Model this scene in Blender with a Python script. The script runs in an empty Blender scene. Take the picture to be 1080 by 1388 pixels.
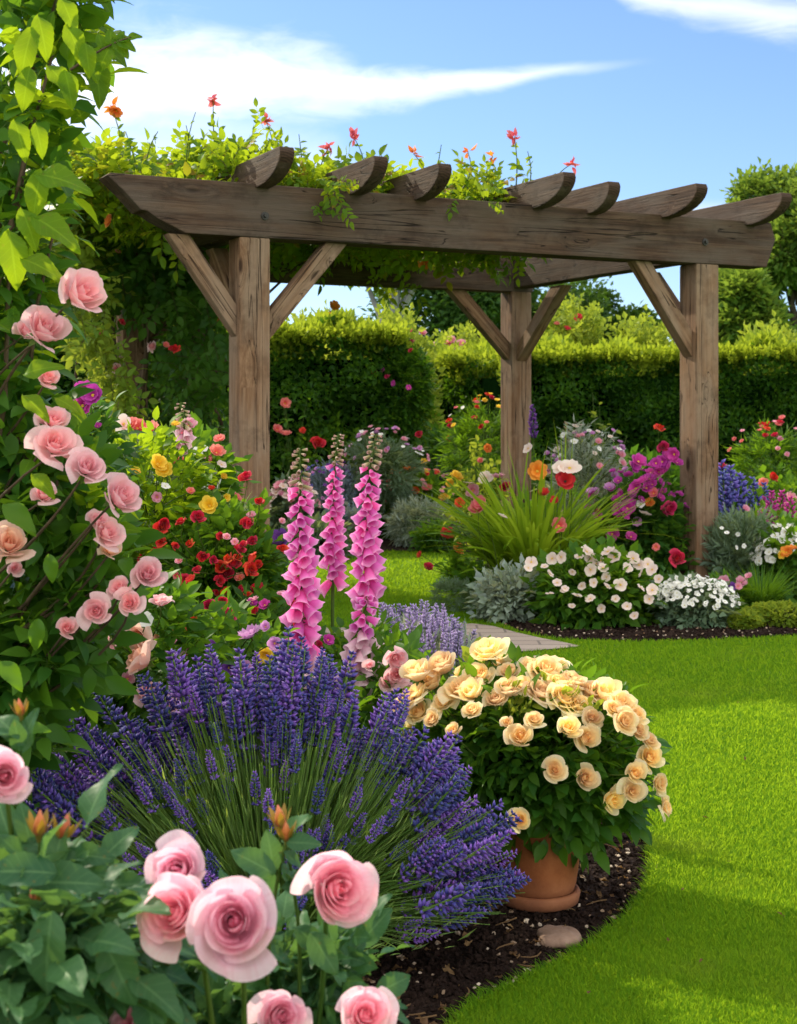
import bpy, bmesh, math, random
import numpy as np
from mathutils import Vector, Matrix

rng = np.random.default_rng(11)
random.seed(5)
scene = bpy.context.scene
col = scene.collection
F, HZ, CAMZ = 2000.0, 570.0, 1.25          # focal length in photo pixels, horizon row, eye height


def P(px, py, d):
    """a point d metres in front of the eye that the photograph shows at (px, py)"""
    return np.array([(px - 540.0) / F * d, d, CAMZ - (py - HZ) / F * d])


def G(px, py):
    d = F * CAMZ / (py - HZ)
    return np.array([(px - 540.0) / F * d, d, 0.0])


def unit(a):
    a = np.asarray(a, float)
    return a / np.maximum(np.linalg.norm(a, axis=-1, keepdims=True), 1e-9)


def sstep(x, a, b):
    t = np.clip((x - a) / (b - a), 0, 1)
    return t * t * (3 - 2 * t)


# ------------------------------------------------------------------ mesh collecting
class MB:
    def __init__(s):
        s.v, s.l, s.t, s.m, s.r, s.u, s.n = [], [], [], [], [], [], 0

    def add(s, V, L, T, mat=0, rnd=0.5, luv=None):
        V = np.asarray(V, np.float32).reshape(-1, 3)
        L = np.asarray(L, np.int32).ravel()
        T = np.asarray(T, np.int32).ravel()
        s.v.append(V)
        s.l.append(L + s.n)
        s.t.append(T)
        s.m.append(np.broadcast_to(np.asarray(mat, np.int32), T.shape).copy())
        s.r.append(np.broadcast_to(np.asarray(rnd, np.float32), (len(V),)).copy())
        s.u.append(np.zeros((len(V), 3), np.float32) if luv is None else np.asarray(luv, np.float32).reshape(-1, 3))
        s.n += len(V)

    def tmpl(s):
        return dict(V=np.concatenate(s.v), L=np.concatenate(s.l), T=np.concatenate(s.t), M=np.concatenate(s.m),
                    R=np.concatenate(s.r), U=np.concatenate(s.u))

    def scatter(s, tm, pos, fr, scale, rnd=None, mat=None):
        """copies of a template into this mesh: pos (N,3), fr (N,3,3) columns are the local axes, scale (N,) or (N,3)"""
        pos = np.asarray(pos, float).reshape(-1, 3)
        N = len(pos)
        if N == 0:
            return
        sc = np.broadcast_to(np.asarray(scale, float).reshape(-1, 1) if np.ndim(scale) == 1 else np.asarray(scale, float), (N, 3))
        V = np.einsum('nij,nmj->nmi', fr, tm['V'][None] * sc[:, None, :]) + pos[:, None, :]
        m, nl = len(tm['V']), len(tm['L'])
        L = (tm['L'][None] + (np.arange(N) * m)[:, None])
        rnd = rng.random(N) if rnd is None else np.broadcast_to(rnd, (N,))
        R = np.clip(rnd[:, None] + (tm['R'][None] - 0.5), 0, 1)
        M = np.tile(tm['M'] if mat is None else np.full(len(tm['T']), mat), N)
        s.add(V, L, np.tile(tm['T'], N), M, R.ravel(), np.tile(tm['U'], (N, 1)))

    def mesh(s, name, mats, origin=(0, 0, 0), smooth=True):
        V = np.concatenate(s.v) - np.asarray(origin, np.float32)
        L = np.concatenate(s.l)
        T = np.concatenate(s.t)
        me = bpy.data.meshes.new(name)
        me.vertices.add(len(V))
        me.vertices.foreach_set('co', V.astype(np.float32).ravel())
        me.loops.add(len(L))
        me.loops.foreach_set('vertex_index', L.astype(np.int32))
        me.polygons.add(len(T))
        st = np.concatenate([[0], np.cumsum(T)[:-1]]).astype(np.int32)
        me.polygons.foreach_set('loop_start', st)
        for mt in (mats if isinstance(mats, (list, tuple)) else [mats]):
            me.materials.append(mt)
        me.polygons.foreach_set('material_index', np.concatenate(s.m).astype(np.int32))
        me.polygons.foreach_set('use_smooth', np.full(len(T), smooth))
        a = me.attributes.new('rnd', 'FLOAT', 'POINT')
        a.data.foreach_set('value', np.concatenate(s.r).astype(np.float32))
        a = me.attributes.new('luv', 'FLOAT_VECTOR', 'POINT')
        a.data.foreach_set('vector', np.concatenate(s.u).astype(np.float32).ravel())
        me.update(calc_edges=True)
        return me

    def build(s, name, mats, parent=None, smooth=True):
        og = np.array(parent['base']) if parent is not None else np.zeros(3)
        me = s.mesh(name, mats, og, smooth)
        return link(name, me, parent)


def link(name, me, parent=None):
    o = bpy.data.objects.new(name, me)
    col.objects.link(o)
    if parent is not None:
        o.parent = parent
    return o


def thing(name, label, cat, base, group=None):
    o = bpy.data.objects.new(name, None)
    o.empty_display_size = 0.1
    col.objects.link(o)
    o.location = [float(x) for x in base]
    o['label'] = label
    o['category'] = cat
    if group:
        o['group'] = group
    o['base'] = [float(x) for x in base]
    return o


def tag(o, label, cat, group=None):
    o['label'] = label
    o['category'] = cat
    if group:
        o['group'] = group
    return o


def structure(o):
    o['kind'] = 'structure'
    return o


def place(me, name, parent, pos, axis, size, spin=None):
    """one flower (or other part) as an object of its own: its local +Z along axis"""
    o = bpy.data.objects.new(name, me)
    col.objects.link(o)
    q = Vector([float(x) for x in unit(axis)]).to_track_quat('Z', 'Y')
    spin = random.uniform(0, 6.283) if spin is None else spin
    m = q.to_matrix() @ Matrix.Rotation(spin, 3, 'Z')
    b = np.array(parent['base']) if parent is not None else np.zeros(3)
    sz = size if isinstance(size, (tuple, list)) else (size, size, size)
    o.parent = parent
    o.rotation_euler = m.to_euler()
    o.location = [float(x) for x in (np.asarray(pos) - b)]
    o.scale = [float(x) for x in sz]
    return o


# ------------------------------------------------------------------ frames, tubes, blades, leaves
def frames(d, n):
    y = unit(d)
    x = unit(np.cross(y, n))
    z = np.cross(x, y)
    return np.stack([x, y, z], axis=-1)


def rdir(n):
    return unit(rng.normal(size=(n, 3)))


def tubes(mb, pts, r, sides=5, mat=0, rnd=0.5):
    """pts (N,k,3), r (k,) or (N,k)"""
    pts = np.asarray(pts, float)
    if pts.ndim == 2:
        pts = pts[None]
    N, k, _ = pts.shape
    r = np.broadcast_to(np.asarray(r, float), (N, k))
    tg = unit(np.gradient(pts, axis=1))
    ref = np.where(np.abs(tg[..., 2:3]) > 0.9, np.array([1.0, 0, 0]), np.array([0, 0, 1.0]))
    ref = np.broadcast_to(ref[:, :1], tg.shape)
    x = unit(np.cross(tg, ref))
    y = np.cross(tg, x)
    a = np.arange(sides) / sides * 2 * math.pi
    ring = pts[:, :, None] + r[:, :, None, None] * (np.cos(a)[None, None, :, None] * x[:, :, None] + np.sin(a)[None, None, :, None] * y[:, :, None])
    i = np.arange(k - 1)[:, None] * sides
    j = np.arange(sides)[None]
    jn = (j + 1) % sides
    q = np.stack([i + j, i + jn, i + sides + jn, i + sides + j], -1).reshape(-1, 4)
    L = q[None] + (np.arange(N) * k * sides)[:, None, None]
    t = np.broadcast_to(np.linspace(0, 1, k)[None, :, None], (N, k, sides))
    luv = np.stack([np.zeros_like(t), t, t], -1)
    rr = np.repeat(np.broadcast_to(np.asarray(rnd, float), (N,)), k * sides)
    mb.add(ring, L, np.full(N * len(q), 4), mat, rr, luv)


def curve(p0, p1, k=6, bend=(0, 0, 0), wob=0.0):
    """a bent path from p0 to p1"""
    t = np.linspace(0, 1, k)[:, None]
    p0, p1 = np.asarray(p0, float), np.asarray(p1, float)
    w = rng.normal(size=(k, 3)) * wob
    w[0] = w[-1] = 0
    return p0 * (1 - t) + p1 * t + np.asarray(bend) * (4 * t * (1 - t)) + w


def curves(p0, p1, k=6, bend=None):
    p0, p1 = np.asarray(p0, float), np.asarray(p1, float)
    t = np.linspace(0, 1, k)[None, :, None]
    c = p0[:, None] * (1 - t) + p1[:, None] * t
    if bend is not None:
        c = c + np.asarray(bend, float)[:, None] * (4 * t * (1 - t))
    return c


def blades(mb, base, hd, length, width, lean=0.5, droop=0.3, nseg=5, mat=0, rnd=None):
    """strap leaves: rise, lean out along hd and droop"""
    base = np.asarray(base, float)
    N = len(base)
    length = np.broadcast_to(length, (N,))[:, None, None]
    width = np.broadcast_to(width, (N,))[:, None, None]
    lean = np.broadcast_to(lean, (N,))[:, None, None]
    droop = np.broadcast_to(droop, (N,))[:, None, None]
    t = np.linspace(0, 1, nseg + 1)[None, :, None]
    hd = unit(hd)
    up = np.array([0, 0, 1.0])
    c = base[:, None] + up * (length * (t - droop * t ** 2.4)) + hd[:, None] * (length * lean * t ** 1.6)
    side = unit(np.cross(hd, up))[:, None]
    side = unit(side + 0.25 * rng.normal(size=(N, 1, 3)))
    w = width * np.where(t < 0.15, 0.6 + 2.6 * t, 1.0) * np.sqrt(np.clip(1 - t ** 2.2, 0.0, 1))
    Lp, Rp = c - side * w / 2, c + side * w / 2
    V = np.stack([Lp, Rp], 2)
    k = nseg + 1
    i = np.arange(nseg) * 2
    q = np.stack([i, i + 1, i + 3, i + 2], -1)
    L = q[None] + (np.arange(N) * k * 2)[:, None, None]
    tt = np.broadcast_to(t[..., None], (N, k, 2, 1))
    uu = np.broadcast_to(np.array([-1.0, 1.0])[None, None, :, None], (N, k, 2, 1))
    luv = np.concatenate([uu, tt, tt], -1)
    rnd = rng.random(N) if rnd is None else np.broadcast_to(rnd, (N,))
    mb.add(V, L, np.full(N * nseg, 4), mat, np.repeat(rnd, k * 2), luv)


def leaf_tmpl(nu=2, nv=4, W=0.55, fold=0.25, droop=0.25, wave=0.0, point=0.9, serr=0.0):
    """one leaf, length 1 along +Y, normal +Z"""
    t = np.linspace(0, 1, nv + 1)
    u = np.linspace(-1, 1, nu + 1)
    w = W / 2 * np.sin(np.pi * np.clip(t, 0, 1) ** 0.82) ** point
    w[0] = w[-1] = 0.004
    tt, uu = np.meshgrid(t, u, indexing='ij')
    ww = np.broadcast_to(w[:, None], tt.shape)
    if serr:
        ww = ww * (1 + serr * ((np.arange(nv + 1) % 2) * 2 - 1)[:, None] * (np.abs(uu) > 0.9))
    x = uu * ww
    z = fold * np.abs(uu) * ww - droop * tt ** 2 + wave * np.sin(tt * 9 + uu * 2) * np.abs(uu) * 0.1
    V = np.stack([x, tt, z], -1).reshape(-1, 3)
    k = nu + 1
    i = np.arange(nv)[:, None] * k
    j = np.arange(nu)[None]
    q = np.stack([i + j, i + j + 1, i + k + j + 1, i + k + j], -1).reshape(-1, 4)
    m = MB()
    m.add(V, q, np.full(len(q), 4), 0, 0.5, np.stack([uu, tt, np.zeros_like(tt)], -1).reshape(-1, 3))
    return m.tmpl()


def far_leaf(W=0.6, fold=0.12):
    """four points, two faces: a leaf a few pixels long"""
    m = MB()
    m.add([[0, 0, 0], [W / 2, .45, fold], [0, 1, -.1], [-W / 2, .45, fold]], [0, 1, 2, 0, 2, 3], [3, 3], 0, 0.5,
          [[0, 0, 0], [1, .5, 0], [0, 1, 0], [-1, .5, 0]])
    return m.tmpl()


def sprig_tmpl(leaf, pairs=2, lsize=0.42, spread=55, seed=0, rach=0.008, stem_mat=1, term=True):
    """a twig of unit length with leaflets in pairs and one at the end"""
    r = np.random.default_rng(seed)
    m = MB()
    ts, sd = [], []
    for k in range(pairs):
        for s in (-1, 1):
            ts.append(0.28 + 0.58 * (k + 0.12 * s) / max(1, pairs))
            sd.append(s)
    if term:
        ts.append(0.86)
        sd.append(0)
    pos, dr, nr, sc = [], [], [], []
    for t, s in zip(ts, sd):
        a = math.radians(spread * s + r.uniform(-14, 14))
        pos.append([0.01 * s, t, -0.12 * t * t])
        dr.append([math.sin(a), math.cos(a), r.uniform(-0.25, 0.2)])
        nr.append([0.25 * s + r.uniform(-.25, .25), r.uniform(-.2, .2), 1])
        sc.append(lsize * r.uniform(0.8, 1.15) * (1.15 if s == 0 else 1))
    rr = 0.5 + r.uniform(-.18, .18, len(ts))
    m.scatter(leaf, np.array(pos), frames(np.array(dr), np.array(nr)), np.array(sc), rr)
    tubes(m, np.array([[0, 0, 0], [0, .5, -.03], [0, .92, -.11]]), np.array([rach, rach * .8, rach * .5]), 3, stem_mat)
    return m.tmpl()


def multi_scatter(mb, tms, pos, fr, scale, rnd=None):
    ids = rng.integers(0, len(tms), len(pos))
    rnd = rng.random(len(pos)) if rnd is None else np.broadcast_to(rnd, (len(pos),))
    scale = np.broadcast_to(scale, (len(pos),))
    for k, tm in enumerate(tms):
        s = ids == k
        if s.any():
            mb.scatter(tm, pos[s], fr[s], scale[s], rnd[s])


def dome(mb, tms, c, rad, n, size, shell=0.45, up=0.6, out=0.8, droop=0.0, zmin=0.02, lump=0.2, rnd=None, half=False, szvar=0.3, rej=None):
    """leaves or sprigs through an uneven ellipsoid, thicker toward its skin"""
    c, rad = np.asarray(c, float), np.asarray(rad, float)
    d = rdir(n)
    if half:
        d[:, 2] = np.abs(d[:, 2])
    ks = rng.normal(size=(5, 3)) * 2.6
    ph = rng.random(5) * 6.28
    f = 1 - .55 * lump + lump * np.sin(d @ ks.T + ph).sum(1) / 2.4
    rad = np.maximum(rad * .45, rad - size * .62)
    r = (shell + (1 - shell) * rng.random(n) ** 0.5) * f
    pos = c + d * r[:, None] * rad
    ok = pos[:, 2] > zmin
    if rej is not None:
        ok &= ~rej(pos)
    pos, d = pos[ok], d[ok]
    n = len(pos)
    dr = unit(d * out + rdir(n) * 0.65 + np.array([0, 0, -droop]))
    nr = unit(np.array([0, 0, up]) + d * 0.5 + rdir(n) * 0.45)
    sz = size * (1 - szvar + 2 * szvar * rng.random(n))
    multi_scatter(mb, tms, pos, frames(dr, nr), sz, rnd)


def inpoly(x, y, poly):
    poly = np.asarray(poly, float)
    c = np.zeros(np.shape(x), bool)
    n = len(poly)
    for i in range(n):
        x0, y0 = poly[i]
        x1, y1 = poly[i - 1]
        k = ((y0 > y) != (y1 > y))
        xi = (x1 - x0) * (y - y0) / ((y1 - y0) if y1 != y0 else 1e-9) + x0
        c ^= k & (x < xi)
    return c


# ------------------------------------------------------------------ materials
def new_mat(name):
    m = bpy.data.materials.new(name)
    m.use_nodes = True
    nt = m.node_tree
    nt.nodes.clear()
    out = nt.nodes.new('ShaderNodeOutputMaterial')
    return m, nt, out


def N(nt, typ, **kw):
    n = nt.nodes.new(typ)
    ins = kw.pop('ins', {})
    for k, v in kw.items():
        setattr(n, k, v)
    for k, v in ins.items():
        if isinstance(v, bpy.types.NodeSocket):
            nt.links.new(v, n.inputs[k])
        else:
            n.inputs[k].default_value = v
    return n


def math_(nt, op, a, b=0.0, c=None):
    n = N(nt, 'ShaderNodeMath', operation=op, ins={0: a, 1: b})
    if c is not None:
        if isinstance(c, bpy.types.NodeSocket):
            nt.links.new(c, n.inputs[2])
        else:
            n.inputs[2].default_value = c
    return n.outputs[0]


def mix_(nt, f, a, b, blend='MIX'):
    n = N(nt, 'ShaderNodeMix', data_type='RGBA', blend_type=blend)
    for i, v in ((0, f), (6, a), (7, b)):
        if isinstance(v, bpy.types.NodeSocket):
            nt.links.new(v, n.inputs[i])
        else:
            n.inputs[i].default_value = v if i == 0 else (*v[:3], 1)
    return n.outputs[2]


def ramp_(nt, f, stops):
    n = N(nt, 'ShaderNodeValToRGB', ins={0: f})
    e = n.color_ramp.elements
    while len(e) < len(stops):
        e.new(0.5)
    for el, (p, c) in zip(e, stops):
        el.position = p
        el.color = (*c[:3], 1) if len(c) >= 3 else (c[0], c[0], c[0], 1)
    return n.outputs[0]


def attr_(nt, name):
    return N(nt, 'ShaderNodeAttribute', attribute_name=name)


def leaf_mat(name, c0, c1, tr=0.35, tc=None, rough=0.5, vein=0.0, spec=0.16, accent=None, patch=None):
    """thin leaf: shaded between two greens leaf by leaf, light coming through"""
    m, nt, out = new_mat(name)
    r = attr_(nt, 'rnd').outputs['Fac']
    c = mix_(nt, r, c0, c1)
    if accent:
        c = mix_(nt, math_(nt, 'GREATER_THAN', r, accent[0]), c, accent[1])
    geo = N(nt, 'ShaderNodeNewGeometry')
    tco = N(nt, 'ShaderNodeTexCoord')
    mo = N(nt, 'ShaderNodeTexNoise', ins={'Vector': tco.outputs['Object'], 'Scale': 38.0 if vein else 9.0, 'Detail': 3.0})
    c = mix_(nt, math_(nt, 'MULTIPLY', mo.outputs[0], .55), c, (c0[0] * .6, c0[1] * .62, c0[2] * .6))
    if patch:
        pn = N(nt, 'ShaderNodeTexNoise', ins={'Vector': tco.outputs['Object'], 'Scale': 1.3, 'Detail': 5.0, 'Roughness': .7})
        pf = N(nt, 'ShaderNodeMapRange', interpolation_type='SMOOTHSTEP', ins={'Value': pn.outputs[0], 'From Min': .50, 'From Max': .70, 'To Min': 0.0, 'To Max': .55})
        c = mix_(nt, pf.outputs[0], c, patch)
    nrm_ = None
    if vein:
        uv = N(nt, 'ShaderNodeSeparateXYZ', ins={0: attr_(nt, 'luv').outputs['Vector']})
        au = math_(nt, 'ABSOLUTE', uv.outputs[0])
        mid = math_(nt, 'LESS_THAN', au, 0.07)
        w = math_(nt, 'SINE', math_(nt, 'MULTIPLY', math_(nt, 'SUBTRACT', uv.outputs[1], math_(nt, 'MULTIPLY', au, 0.2)), 46.0))
        sv = math_(nt, 'GREATER_THAN', w, 0.93)
        vn = math_(nt, 'MULTIPLY', math_(nt, 'MAXIMUM', mid, math_(nt, 'MULTIPLY', sv, 0.5)), vein)
        c = mix_(nt, vn, c, (c1[0] * 2.0 + .02, c1[1] * 1.7 + .02, c1[2] * 1.8 + .01))
        spn = N(nt, 'ShaderNodeTexNoise', ins={'Vector': tco.outputs['Object'], 'Scale': 120.0, 'Detail': 1.0})
        c = mix_(nt, math_(nt, 'MULTIPLY', math_(nt, 'GREATER_THAN', spn.outputs[0], .72), .55), c, (.16, .12, .03))
        bpn = N(nt, 'ShaderNodeBump', ins={'Strength': .5, 'Distance': .004, 'Height': math_(nt, 'SUBTRACT', mo.outputs[0], math_(nt, 'MULTIPLY', math_(nt, 'MAXIMUM', mid, math_(nt, 'MULTIPLY', sv, .6)), .5))})
        nrm_ = bpn.outputs[0]
    back = mix_(nt, 0.4, c, (c1[0] * 1.4, c1[1] * 1.35, c1[2] * 1.8))
    c2 = mix_(nt, geo.outputs['Backfacing'], c, back)
    p = N(nt, 'ShaderNodeBsdfPrincipled', ins={'Base Color': c2, 'Roughness': rough, 'Specular IOR Level': spec})
    if nrm_ is not None:
        nt.links.new(nrm_, p.inputs['Normal'])
    tcol = mix_(nt, 0.65, c, tc or (c1[0] * 3.4, c1[1] * 2.6, c1[2] * 0.8))
    t = N(nt, 'ShaderNodeBsdfTranslucent', ins={'Color': tcol})
    mx = N(nt, 'ShaderNodeMixShader', ins={0: tr, 1: p.outputs[0], 2: t.outputs[0]})
    nt.links.new(mx.outputs[0], out.inputs[0])
    return m


def petal_mat(name, stops, tr=0.35, var=0.08, rough=0.55, key='t'):
    """stops run along luv.z (rose: heart to outer petal) or luv.y (base to tip)"""
    m, nt, out = new_mat(name)
    uv = N(nt, 'ShaderNodeSeparateXYZ', ins={0: attr_(nt, 'luv').outputs['Vector']})
    f = uv.outputs[2] if key == 't' else uv.outputs[1]
    if key == 't':
        f = math_(nt, 'ADD', math_(nt, 'MULTIPLY', f, 0.72), math_(nt, 'MULTIPLY', uv.outputs[1], 0.28))
    c = ramp_(nt, f, stops)
    oi = N(nt, 'ShaderNodeObjectInfo')
    no = N(nt, 'ShaderNodeTexNoise', ins={'Scale': 3.0, 'Detail': 2.0})
    rr = math_(nt, 'ADD', math_(nt, 'MULTIPLY', math_(nt, 'SUBTRACT', oi.outputs['Random'], 0.5), var * 2),
               math_(nt, 'MULTIPLY', math_(nt, 'SUBTRACT', attr_(nt, 'rnd').outputs['Fac'], 0.5), var * 2.5))
    hs = N(nt, 'ShaderNodeHueSaturation', ins={'Color': c})
    nt.links.new(math_(nt, 'ADD', 1.0, math_(nt, 'MULTIPLY', rr, 1.3)), hs.inputs['Value'])
    nt.links.new(math_(nt, 'ADD', 0.5, math_(nt, 'MULTIPLY', rr, 0.12)), hs.inputs['Hue'])
    c = hs.outputs[0]
    fine = N(nt, 'ShaderNodeTexNoise', ins={'Scale': 14.0, 'Detail': 3.0, 'Roughness': .6})
    c = mix_(nt, math_(nt, 'MULTIPLY', fine.outputs[0], 0.25), c, mix_(nt, 0.5, c, (.95, .85, .86), 'MULTIPLY'))
    su = N(nt, 'ShaderNodeCombineXYZ', ins={0: math_(nt, 'MULTIPLY', uv.outputs[0], 9.0), 1: math_(nt, 'MULTIPLY', uv.outputs[1], .8), 2: math_(nt, 'MULTIPLY', uv.outputs[2], 17.0)})
    vein = N(nt, 'ShaderNodeTexNoise', ins={'Vector': su.outputs[0], 'Scale': 2.0, 'Detail': 4.0, 'Roughness': .6})
    vf = N(nt, 'ShaderNodeMapRange', ins={'Value': vein.outputs[0], 'From Min': .48, 'From Max': .7, 'To Min': 0.0, 'To Max': .45})
    c = mix_(nt, vf.outputs[0], c, mix_(nt, 1.0, c, (.90, .68, .72), 'MULTIPLY'))
    p = N(nt, 'ShaderNodeBsdfPrincipled', ins={'Base Color': c, 'Roughness': rough, 'Specular IOR Level': 0.2,
                                              'Sheen Weight': 0.15, 'Sheen Roughness': 0.4})
    t = N(nt, 'ShaderNodeBsdfTranslucent', ins={'Color': c})
    mx = N(nt, 'ShaderNodeMixShader', ins={0: tr, 1: p.outputs[0], 2: t.outputs[0]})
    nt.links.new(mx.outputs[0], out.inputs[0])
    return m


def plain_mat(name, c0, c1, scale=6.0, rough=0.8, bump=0.2, spec=0.3, bscale=None):
    m, nt, out = new_mat(name)
    tc = N(nt, 'ShaderNodeTexCoord')
    n1 = N(nt, 'ShaderNodeTexNoise', ins={'Vector': tc.outputs['Object'], 'Scale': scale, 'Detail': 8.0, 'Roughness': 0.65})
    c = ramp_(nt, n1.outputs[0], [(0.3, c0), (0.72, c1)])
    n2 = N(nt, 'ShaderNodeTexNoise', ins={'Vector': tc.outputs['Object'], 'Scale': bscale or scale * 5, 'Detail': 6.0})
    b = N(nt, 'ShaderNodeBump', ins={'Strength': bump, 'Distance': 0.01, 'Height': n2.outputs[0]})
    p = N(nt, 'ShaderNodeBsdfPrincipled', ins={'Base Color': c, 'Roughness': rough, 'Specular IOR Level': spec, 'Normal': b.outputs[0]})
    nt.links.new(p.outputs[0], out.inputs[0])
    return m


def wood_mat(name, dark, mid, light, grey, wear=.75):
    m, nt, out = new_mat(name)
    tc = N(nt, 'ShaderNodeTexCoord')
    oi = N(nt, 'ShaderNodeObjectInfo')
    off = N(nt, 'ShaderNodeVectorMath', operation='ADD', ins={0: tc.outputs['Object']})
    cmb = N(nt, 'ShaderNodeCombineXYZ')
    for k, mul in ((0, 37.0), (1, 11.0), (2, 23.0)):
        nt.links.new(math_(nt, 'MULTIPLY', oi.outputs['Random'], mul), cmb.inputs[k])
    nt.links.new(cmb.outputs[0], off.inputs[1])

    def stretch(v, s):
        return N(nt, 'ShaderNodeVectorMath', operation='MULTIPLY', ins={0: v, 1: s}).outputs[0]
    # knots, and grain that swims round them
    vo = N(nt, 'ShaderNodeTexVoronoi', ins={'Vector': stretch(off.outputs[0], (1.9, 5.0, 5.0)), 'Scale': 1.0, 'Randomness': 1.0})
    kr = N(nt, 'ShaderNodeSeparateXYZ', ins={0: vo.outputs['Color']})
    on = math_(nt, 'GREATER_THAN', kr.outputs[0], 0.42)
    near = N(nt, 'ShaderNodeMapRange', interpolation_type='SMOOTHSTEP', ins={'Value': vo.outputs['Distance'], 'From Min': 0.42, 'From Max': 0.05})
    push = math_(nt, 'MULTIPLY', math_(nt, 'MULTIPLY', near.outputs[0], on), 0.055)
    wc = N(nt, 'ShaderNodeCombineXYZ', ins={0: 0.0, 1: push, 2: push})
    wv = N(nt, 'ShaderNodeVectorMath', operation='ADD', ins={0: off.outputs[0], 1: wc.outputs[0]}).outputs[0]
    g1 = N(nt, 'ShaderNodeTexNoise', ins={'Vector': stretch(wv, (0.7, 17, 17)), 'Scale': 1.5, 'Detail': 9.0, 'Roughness': 0.66, 'Distortion': 0.9})
    g2 = N(nt, 'ShaderNodeTexNoise', ins={'Vector': stretch(wv, (2.2, 70, 70)), 'Scale': 2.0, 'Detail': 6.0, 'Roughness': 0.75})
    big = N(nt, 'ShaderNodeTexNoise', ins={'Vector': stretch(wv, (1.1, 3.2, 3.2)), 'Scale': 1.7, 'Detail': 5.0, 'Roughness': .6})
    blot = N(nt, 'ShaderNodeTexNoise', ins={'Vector': off.outputs[0], 'Scale': 5.0, 'Detail': 7.0, 'Roughness': .7})
    c = ramp_(nt, g1.outputs[0], [(0.32, dark), (0.5, mid), (0.68, light)])
    c = mix_(nt, math_(nt, 'MULTIPLY', math_(nt, 'SUBTRACT', g2.outputs[0], .28), 1.1), c, dark)
    gf = N(nt, 'ShaderNodeMapRange', ins={'Value': big.outputs[0], 'From Min': 0.40, 'From Max': 0.62, 'To Min': 0.0, 'To Max': wear})
    c = mix_(nt, gf.outputs[0], c, mix_(nt, g2.outputs[0], grey, (grey[0] * .55, grey[1] * .55, grey[2] * .55)))
    bl = N(nt, 'ShaderNodeMapRange', ins={'Value': blot.outputs[0], 'From Min': 0.52, 'From Max': 0.72, 'To Min': 0.0, 'To Max': 0.6})
    c = mix_(nt, bl.outputs[0], c, (dark[0] * .7, dark[1] * .75, dark[2] * .75))
    # drying cracks
    cr = N(nt, 'ShaderNodeTexNoise', ins={'Vector': stretch(wv, (0.45, 15, 15)), 'Scale': 1.1, 'Detail': 2.5, 'Distortion': 0.9})
    ck = N(nt, 'ShaderNodeMapRange', ins={'Value': math_(nt, 'ABSOLUTE', math_(nt, 'SUBTRACT', cr.outputs[0], 0.5)), 'From Min': 0.002, 'From Max': 0.014, 'To Min': 1.0, 'To Max': 0.0})
    ckm = N(nt, 'ShaderNodeTexNoise', ins={'Vector': stretch(off.outputs[0], (1.3, 3.5, 3.5)), 'Scale': 1.0, 'Detail': 1.0})
    ckf = math_(nt, 'MULTIPLY', ck.outputs[0], math_(nt, 'GREATER_THAN', ckm.outputs[0], 0.47))
    c = mix_(nt, math_(nt, 'MULTIPLY', ckf, 0.85), c, (dark[0] * .22, dark[1] * .22, dark[2] * .22))
    kn = N(nt, 'ShaderNodeMapRange', ins={'Value': vo.outputs['Distance'], 'From Min': 0.06, 'From Max': 0.13, 'To Min': 1.0, 'To Max': 0.0})
    kf = math_(nt, 'MULTIPLY', kn.outputs[0], on)
    c = mix_(nt, math_(nt, 'MULTIPLY', kf, 0.92), c, (dark[0] * .28, dark[1] * .24, dark[2] * .22))
    # sawn ends: growth rings instead of long grain
    on_ = N(nt, 'ShaderNodeSeparateXYZ', ins={0: tc.outputs['Normal']})
    endf = math_(nt, 'GREATER_THAN', math_(nt, 'ABSOLUTE', on_.outputs[0]), 0.80)
    op = N(nt, 'ShaderNodeSeparateXYZ', ins={0: tc.outputs['Object']})
    rad_ = math_(nt, 'SQRT', math_(nt, 'ADD', math_(nt, 'POWER', math_(nt, 'ADD', op.outputs[1], .03), 2.0), math_(nt, 'POWER', math_(nt, 'SUBTRACT', op.outputs[2], .02), 2.0)))
    ring = math_(nt, 'SINE', math_(nt, 'ADD', math_(nt, 'MULTIPLY', rad_, 420.0), math_(nt, 'MULTIPLY', blot.outputs[0], 9.0)))
    c = mix_(nt, endf, c, mix_(nt, math_(nt, 'ADD', .5, math_(nt, 'MULTIPLY', ring, .3)), (dark[0] * .8, dark[1] * .8, dark[2] * .8), mid))
    h = math_(nt, 'ADD', math_(nt, 'MULTIPLY', g1.outputs[0], 0.6), math_(nt, 'SUBTRACT', math_(nt, 'MULTIPLY', g2.outputs[0], 0.5), math_(nt, 'ADD', math_(nt, 'MULTIPLY', ckf, 0.9), math_(nt, 'MULTIPLY', kf, .5))))
    b = N(nt, 'ShaderNodeBump', ins={'Strength': 0.8, 'Distance': 0.014, 'Height': h})
    p = N(nt, 'ShaderNodeBsdfPrincipled', ins={'Base Color': c, 'Roughness': 0.78, 'Specular IOR Level': 0.2, 'Normal': b.outputs[0]})
    nt.links.new(p.outputs[0], out.inputs[0])
    return m
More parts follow.
